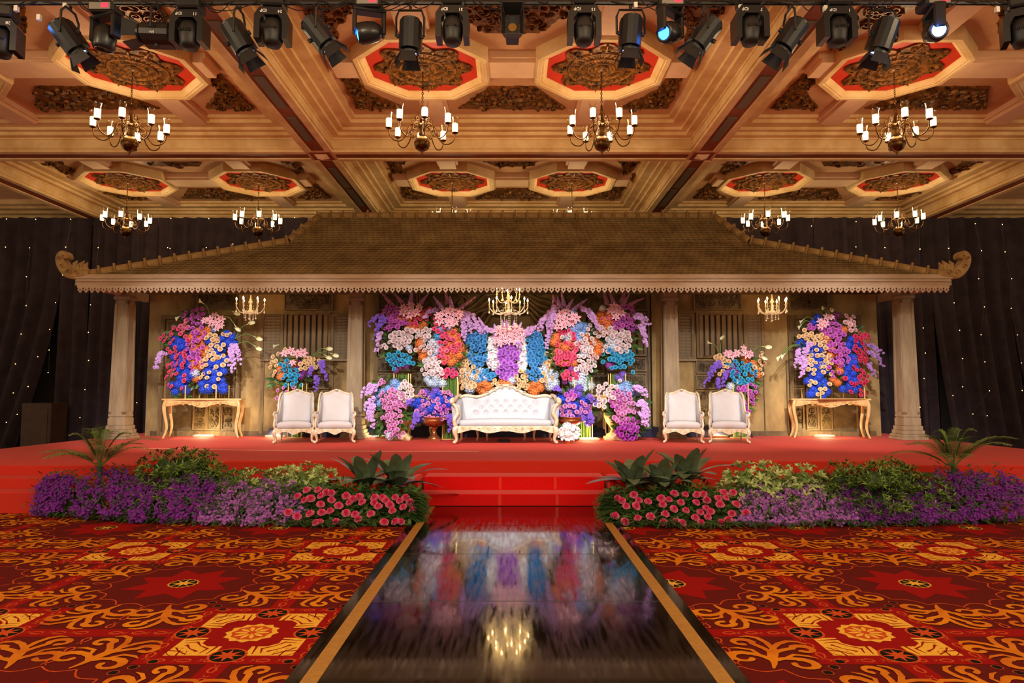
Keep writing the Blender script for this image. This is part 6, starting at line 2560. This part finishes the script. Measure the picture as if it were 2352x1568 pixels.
# ---- strap leaf skirt along the bed fronts
m_strap = M('strap_leaf', (70, 106, 46), .45, rgb2=(34, 60, 24), scale=3)
for side, xs in (('pink console', [(95, 1190), (230, 1201), (480, 1211), (800, 1217), (975, 1205)]), ('crimson console', [(1385, 1180), (1420, 1212), (1600, 1219), (1860, 1216), (2120, 1213), (2352, 1204)])):
    rd = random.Random(len(xs))
    m = MB()
    c = G(sum(x for x, _ in xs) / len(xs), 1212, 0)
    for (xa, ya), (xb, yb) in zip(xs[:-1], xs[1:]):
        n = int(abs(xb - xa) / 2.2) + 14
        for _ in range(n):
            t = rd.random()
            p = G(xa + (xb - xa) * t, ya + (yb - ya) * t - 5 - 7 * rd.random(), 0)
            p.z = .02 + .05 * rd.random()
            d = Vector(((rd.random() - .5) * 1.7, -.7, .12 + .5 * rd.random())).normalized()
            leaf(m, p - c, d, .14 + .12 * rd.random(), .022, Vector((0, -.3, 1)), rd.randrange(2), .45, 4)
    # fan of strap leaves at the runway corner
    ex, ey = (955, 1150) if xs[0][0] < 1000 else (1400, 1150)
    sgn = 1 if xs[0][0] < 1000 else -1
    for _ in range(150):
        py = ey + 55 * (rd.random() - .35)
        p = P(ex - sgn * 30 * rd.random(), py, bedY(py) + .05)
        p.z = max(.02, p.z)
        d = Vector((sgn * (.3 + rd.random()), -.4, (rd.random() - .2) * .8)).normalized()
        leaf(m, p - c, d, .2 + .12 * rd.random(), .024, Vector((0, -.3, 1)), rd.randrange(2), .4, 4)
    o = tag(build('border_foliage', m, [m_strap, m_leafd], None, c), 'dark strap-leaf greenery edging the flower bed, %s side' % side, 'foliage', 'strap-leaf borders')
    o['kind'] = 'stuff'


# ---- shrubs
def shrub(name, label, px0, px1, pyt, pyb, Y, mats, n, L, wd, seed, grp, upb=.8, whorl=5):
    rd = random.Random(seed)
    c = Vector((P((px0 + px1) / 2, pyb, Y).x, Y, 0))
    root = thing(name, label, 'shrub', c, 0, grp)
    fo, br = MB(), MB()
    x0, x1 = P(px0, pyb, Y).x, P(px1, pyb, Y).x
    zt = P(px0, pyt, Y).z
    hw = (x1 - x0) / 2
    lumps = [(c.x + hw * (-.72 + 1.44 * k / 6) + rd.gauss(0, .04), rd.gauss(0, .12), zt * (.72 + .26 * rd.random() - .18 * abs(k - 3) / 3)) for k in range(7)]
    lumps += [(x, y - .1, z * .6) for x, y, z in lumps]
    for _ in range(n):
        lx, ly, lz = rd.choice(lumps)
        a = rd.random() * 6.28
        e = math.acos(rd.random() * 1.3 - .3 if rd.random() < .9 else 0)
        r = .22 + .06 * rd.random()
        dv = Vector((math.cos(a) * math.sin(e), math.sin(a) * math.sin(e), math.cos(e)))
        p = Vector((lx, Y + ly, lz - .2)) + Vector((dv.x * r * 1.2, dv.y * r, dv.z * r))
        if rd.random() < .2:
            p.z *= .5 + .4 * rd.random()
        ax = (dv + Vector((0, -.2, upb))).normalized()
        t = ax.orthogonal().normalized()
        b = ax.cross(t)
        for q in range(whorl):
            aa = 2 * PI * q / whorl + rd.random()
            d = (ax * (.5 + .4 * rd.random()) + t * math.cos(aa) + b * math.sin(aa)).normalized()
            leaf(fo, p - c, d, L * (.7 + .5 * rd.random()), wd, ax, 0 if rd.random() < .6 else 1, .15)
    core = MB()
    for lx, ly, lz in lumps:
        core.sphere((lx - c.x, ly + .08, lz - .2), .14, 8, 6)
        br.tube([(lx * .4 + c.x * .6 - c.x, ly * .3, 0), (lx - c.x, ly, lz - .1)], .012, 5)
    o = build('foliage', fo, mats, root)
    o['kind'] = 'stuff'
    o = build('inner_growth', core, [m_leafd if whorl == 5 else mats[1]], root)
    o['kind'] = 'stuff'
    build('branches', br, M('twig_brown', (74, 54, 34), .8), root)
    return root


m_sh1 = M('shrub_green', (70, 100, 30), .45, rgb2=(36, 62, 16), scale=5)
m_sh2 = M('shrub_light_green', (112, 138, 44), .45, var=.2)
m_va1 = M('variegated_cream', (206, 214, 156), .5, rgb2=(168, 186, 112), scale=14)
m_va2 = M('variegated_green', (120, 150, 74), .5, var=.2)
shrub('green_shrub', 'bushy dark green shrub between palm and pale variegated shrub, pink console side', 300, 532, 1022, 1130, 9.6, [m_sh1, m_sh2], 1500, .085, .02, 71, 'dark green shrubs')
shrub('green_shrub', 'bushy dark green shrub between palm and pale variegated shrub, crimson console side', 1900, 2160, 1042, 1140, 9.4, [m_sh1, m_sh2], 1600, .085, .02, 72, 'dark green shrubs')
shrub('variegated_shrub', 'pale cream-edged variegated shrub behind lilac asters, pink console side', 495, 775, 1054, 1130, 9.75, [m_va1, m_va2], 640, .085, .034, 73, 'variegated shrubs', .3, 6)
shrub('variegated_shrub', 'pale cream-edged variegated shrub behind lilac asters, crimson console side', 1640, 1930, 1050, 1135, 9.6, [m_va1, m_va2], 680, .085, .034, 74, 'variegated shrubs', .3, 6)
m_dra = M('dracaena_yellow', (150, 168, 60), .5, rgb2=(92, 124, 38), scale=10)
for side, a, b in (('pink console', 690, 955), ('crimson console', 1405, 1660)):
    shrub('dracaena', 'low yellow-green striped dracaena under the bromeliads, %s side' % side, a, b, 1096, 1140, 9.8, [m_dra, m_leaf], 150, .16, .02, a, 'striped dracaenas', .5, 8)

# ---- bromeliads: rosette of broad leaves, each leaf a part
m_bro = M('bromeliad_leaf', (128, 152, 130), .3, rgb2=(92, 104, 76), scale=3, spec=.6)
m_bro2 = M('bromeliad_heart', (92, 66, 44), .4, var=.2)


def bromeliad(label, px, py, Y, k, seed):
    rd = random.Random(seed)
    b = P(px, py, Y)
    root = thing('bromeliad', label, 'plant', (b.x, Y, max(0, b.z - .12)), 0, 'broad-leaved bromeliads')
    m = MB()
    m.lathe([(.03, 0), (.07, .05), (.09, .2), (.02, .22)], 8)
    build('rosette_base', m, m_bro2, root, smooth=True)
    n = 15
    for i in range(n):
        a = 2 * PI * i / n * 2.0 + rd.random() * .4
        el = .3 + 1.0 * (i / n)
        L = (.46 + .1 * rd.random()) * k
        dh = Vector((math.cos(a), math.sin(a), 0))
        sd = Vector((-math.sin(a), math.cos(a), 0))
        m = MB()
        vs = []
        N = 8
        for j in range(N + 1):
            t = j / N
            r = L * math.cos(el) * (t + .25 * t * t)
            z = .1 + L * (math.sin(el) * t - .2 * t * t - .35 * (1 - i / n) * t * t)
            ww = .072 * k * (math.sin(PI * (.3 + .62 * t)) + .1) * (1 if j < N else .15)
            fold = .022 * (1 - t)
            c = dh * (r + .03) + Vector((0, 0, z))
            vs += [c - sd * ww + Vector((0, 0, fold)), c, c + sd * ww + Vector((0, 0, fold))]
        m.add(vs, [(3 * j + q, 3 * j + q + 1, 3 * j + q + 4, 3 * j + q + 3) for j in range(N) for q in range(2)])
        build('leaf', m, m_bro, root, smooth=True)
    return root


bromeliad('bromeliad next to the pale variegated shrub, pink console side', 838, 1112, 9.75, 1.4, 1)
bromeliad('bromeliad nearest the red steps, pink console side', 912, 1112, 9.8, 1.4, 2)
bromeliad('bromeliad nearest the red steps, crimson console side', 1452, 1112, 9.75, 1.35, 3)
bromeliad('bromeliad in the middle of the three, crimson console side', 1522, 1116, 9.6, 1.2, 5)
bromeliad('bromeliad next to the pale variegated shrub, crimson console side', 1578, 1100, 9.9, 1.4, 4)
# big rounded leaf at the runway corner
for side, px, s in (('pink console', 962, 1),):
    p = P(px, 1165, 9.2)
    m = MB()
    vs = []
    N = 8
    for j in range(N + 1):
        t = j / N
        ww = .09 * math.sin(PI * (.08 + .88 * t))
        c = Vector((.05 * math.sin(t * 2.5), 0, .32 * t))
        vs += [c + Vector((-ww, .0, 0)), c + Vector((0, .03, 0)), c + Vector((ww, 0, 0))]
    m.add(vs, [(3 * j + q, 3 * j + q + 1, 3 * j + q + 4, 3 * j + q + 3) for j in range(N) for q in range(2)])
    tag(build('broad_leaf', m, M('broad_leaf_green', (120, 146, 84), .4, rgb2=(84, 116, 60), scale=5), None, (p.x, 9.2, 0.02), True), 'single broad rounded leaf standing at the corner of runway', 'leaf')


# ---- feathery palms
def palm(label, px, pyb, Y, k, seed, tilt=0):
    rd = random.Random(seed)
    b = P(px, pyb, Y)
    root = thing('palm', label, 'palm', (b.x, Y, 0), 0, 'feathery palms')
    zb = max(.1, b.z)
    m = MB()
    m.tube([(0, 0, 0), (.01, 0, zb * .6), (0, 0, zb + .1)], [.045, .035, .03], 8)
    build('trunk', m, m_leafd, root, smooth=True)
    n = 15
    for i in range(n):
        a = 2 * PI * i / n + rd.random() * .3
        el = 1.1 + .35 * rd.random() if i % 2 else .6 + .4 * rd.random()
        L = (.62 + .25 * rd.random()) * k
        dh = Vector((math.cos(a), math.sin(a) * .8, 0))
        sd = Vector((-math.sin(a), math.cos(a), 0))
        m = MB()
        path = []
        for j in range(9):
            t = j / 8
            path.append(dh * (L * t * math.cos(el) * (1 + .5 * t)) + Vector((0, 0, zb + .08 + L * (math.sin(el) * t - .38 * t * t * t))))
        m.tube(path, [.008 * (1 - .7 * j / 8) for j in range(9)], 4)
        for j in range(34):
            t = .2 + .8 * j / 34
            q = t * 8
            ii = min(7, int(q))
            p = path[ii].lerp(path[ii + 1], q - ii)
            tg = (path[ii + 1] - path[ii]).normalized()
            for s in (-1, 1):
                d = (tg * .55 + sd * s + Vector((0, 0, .25))).normalized()
                leaf(m, p, d,   .26 * k * math.sin(PI * (.25 + .65 * t)), .012, Vector((0, 0, 1)), 0, .3, 3)
        build('frond', m, M('palm_frond', (124, 148, 76), .45, rgb2=(82, 112, 50), scale=5), root)


palm('feathery palm rising behind purple asters, pink console side', 228, 1088, 9.62, 1.12, 1)
palm('feathery palm rising behind purple asters, crimson console side', 2190, 1090, 9.55, 1.1, 2)
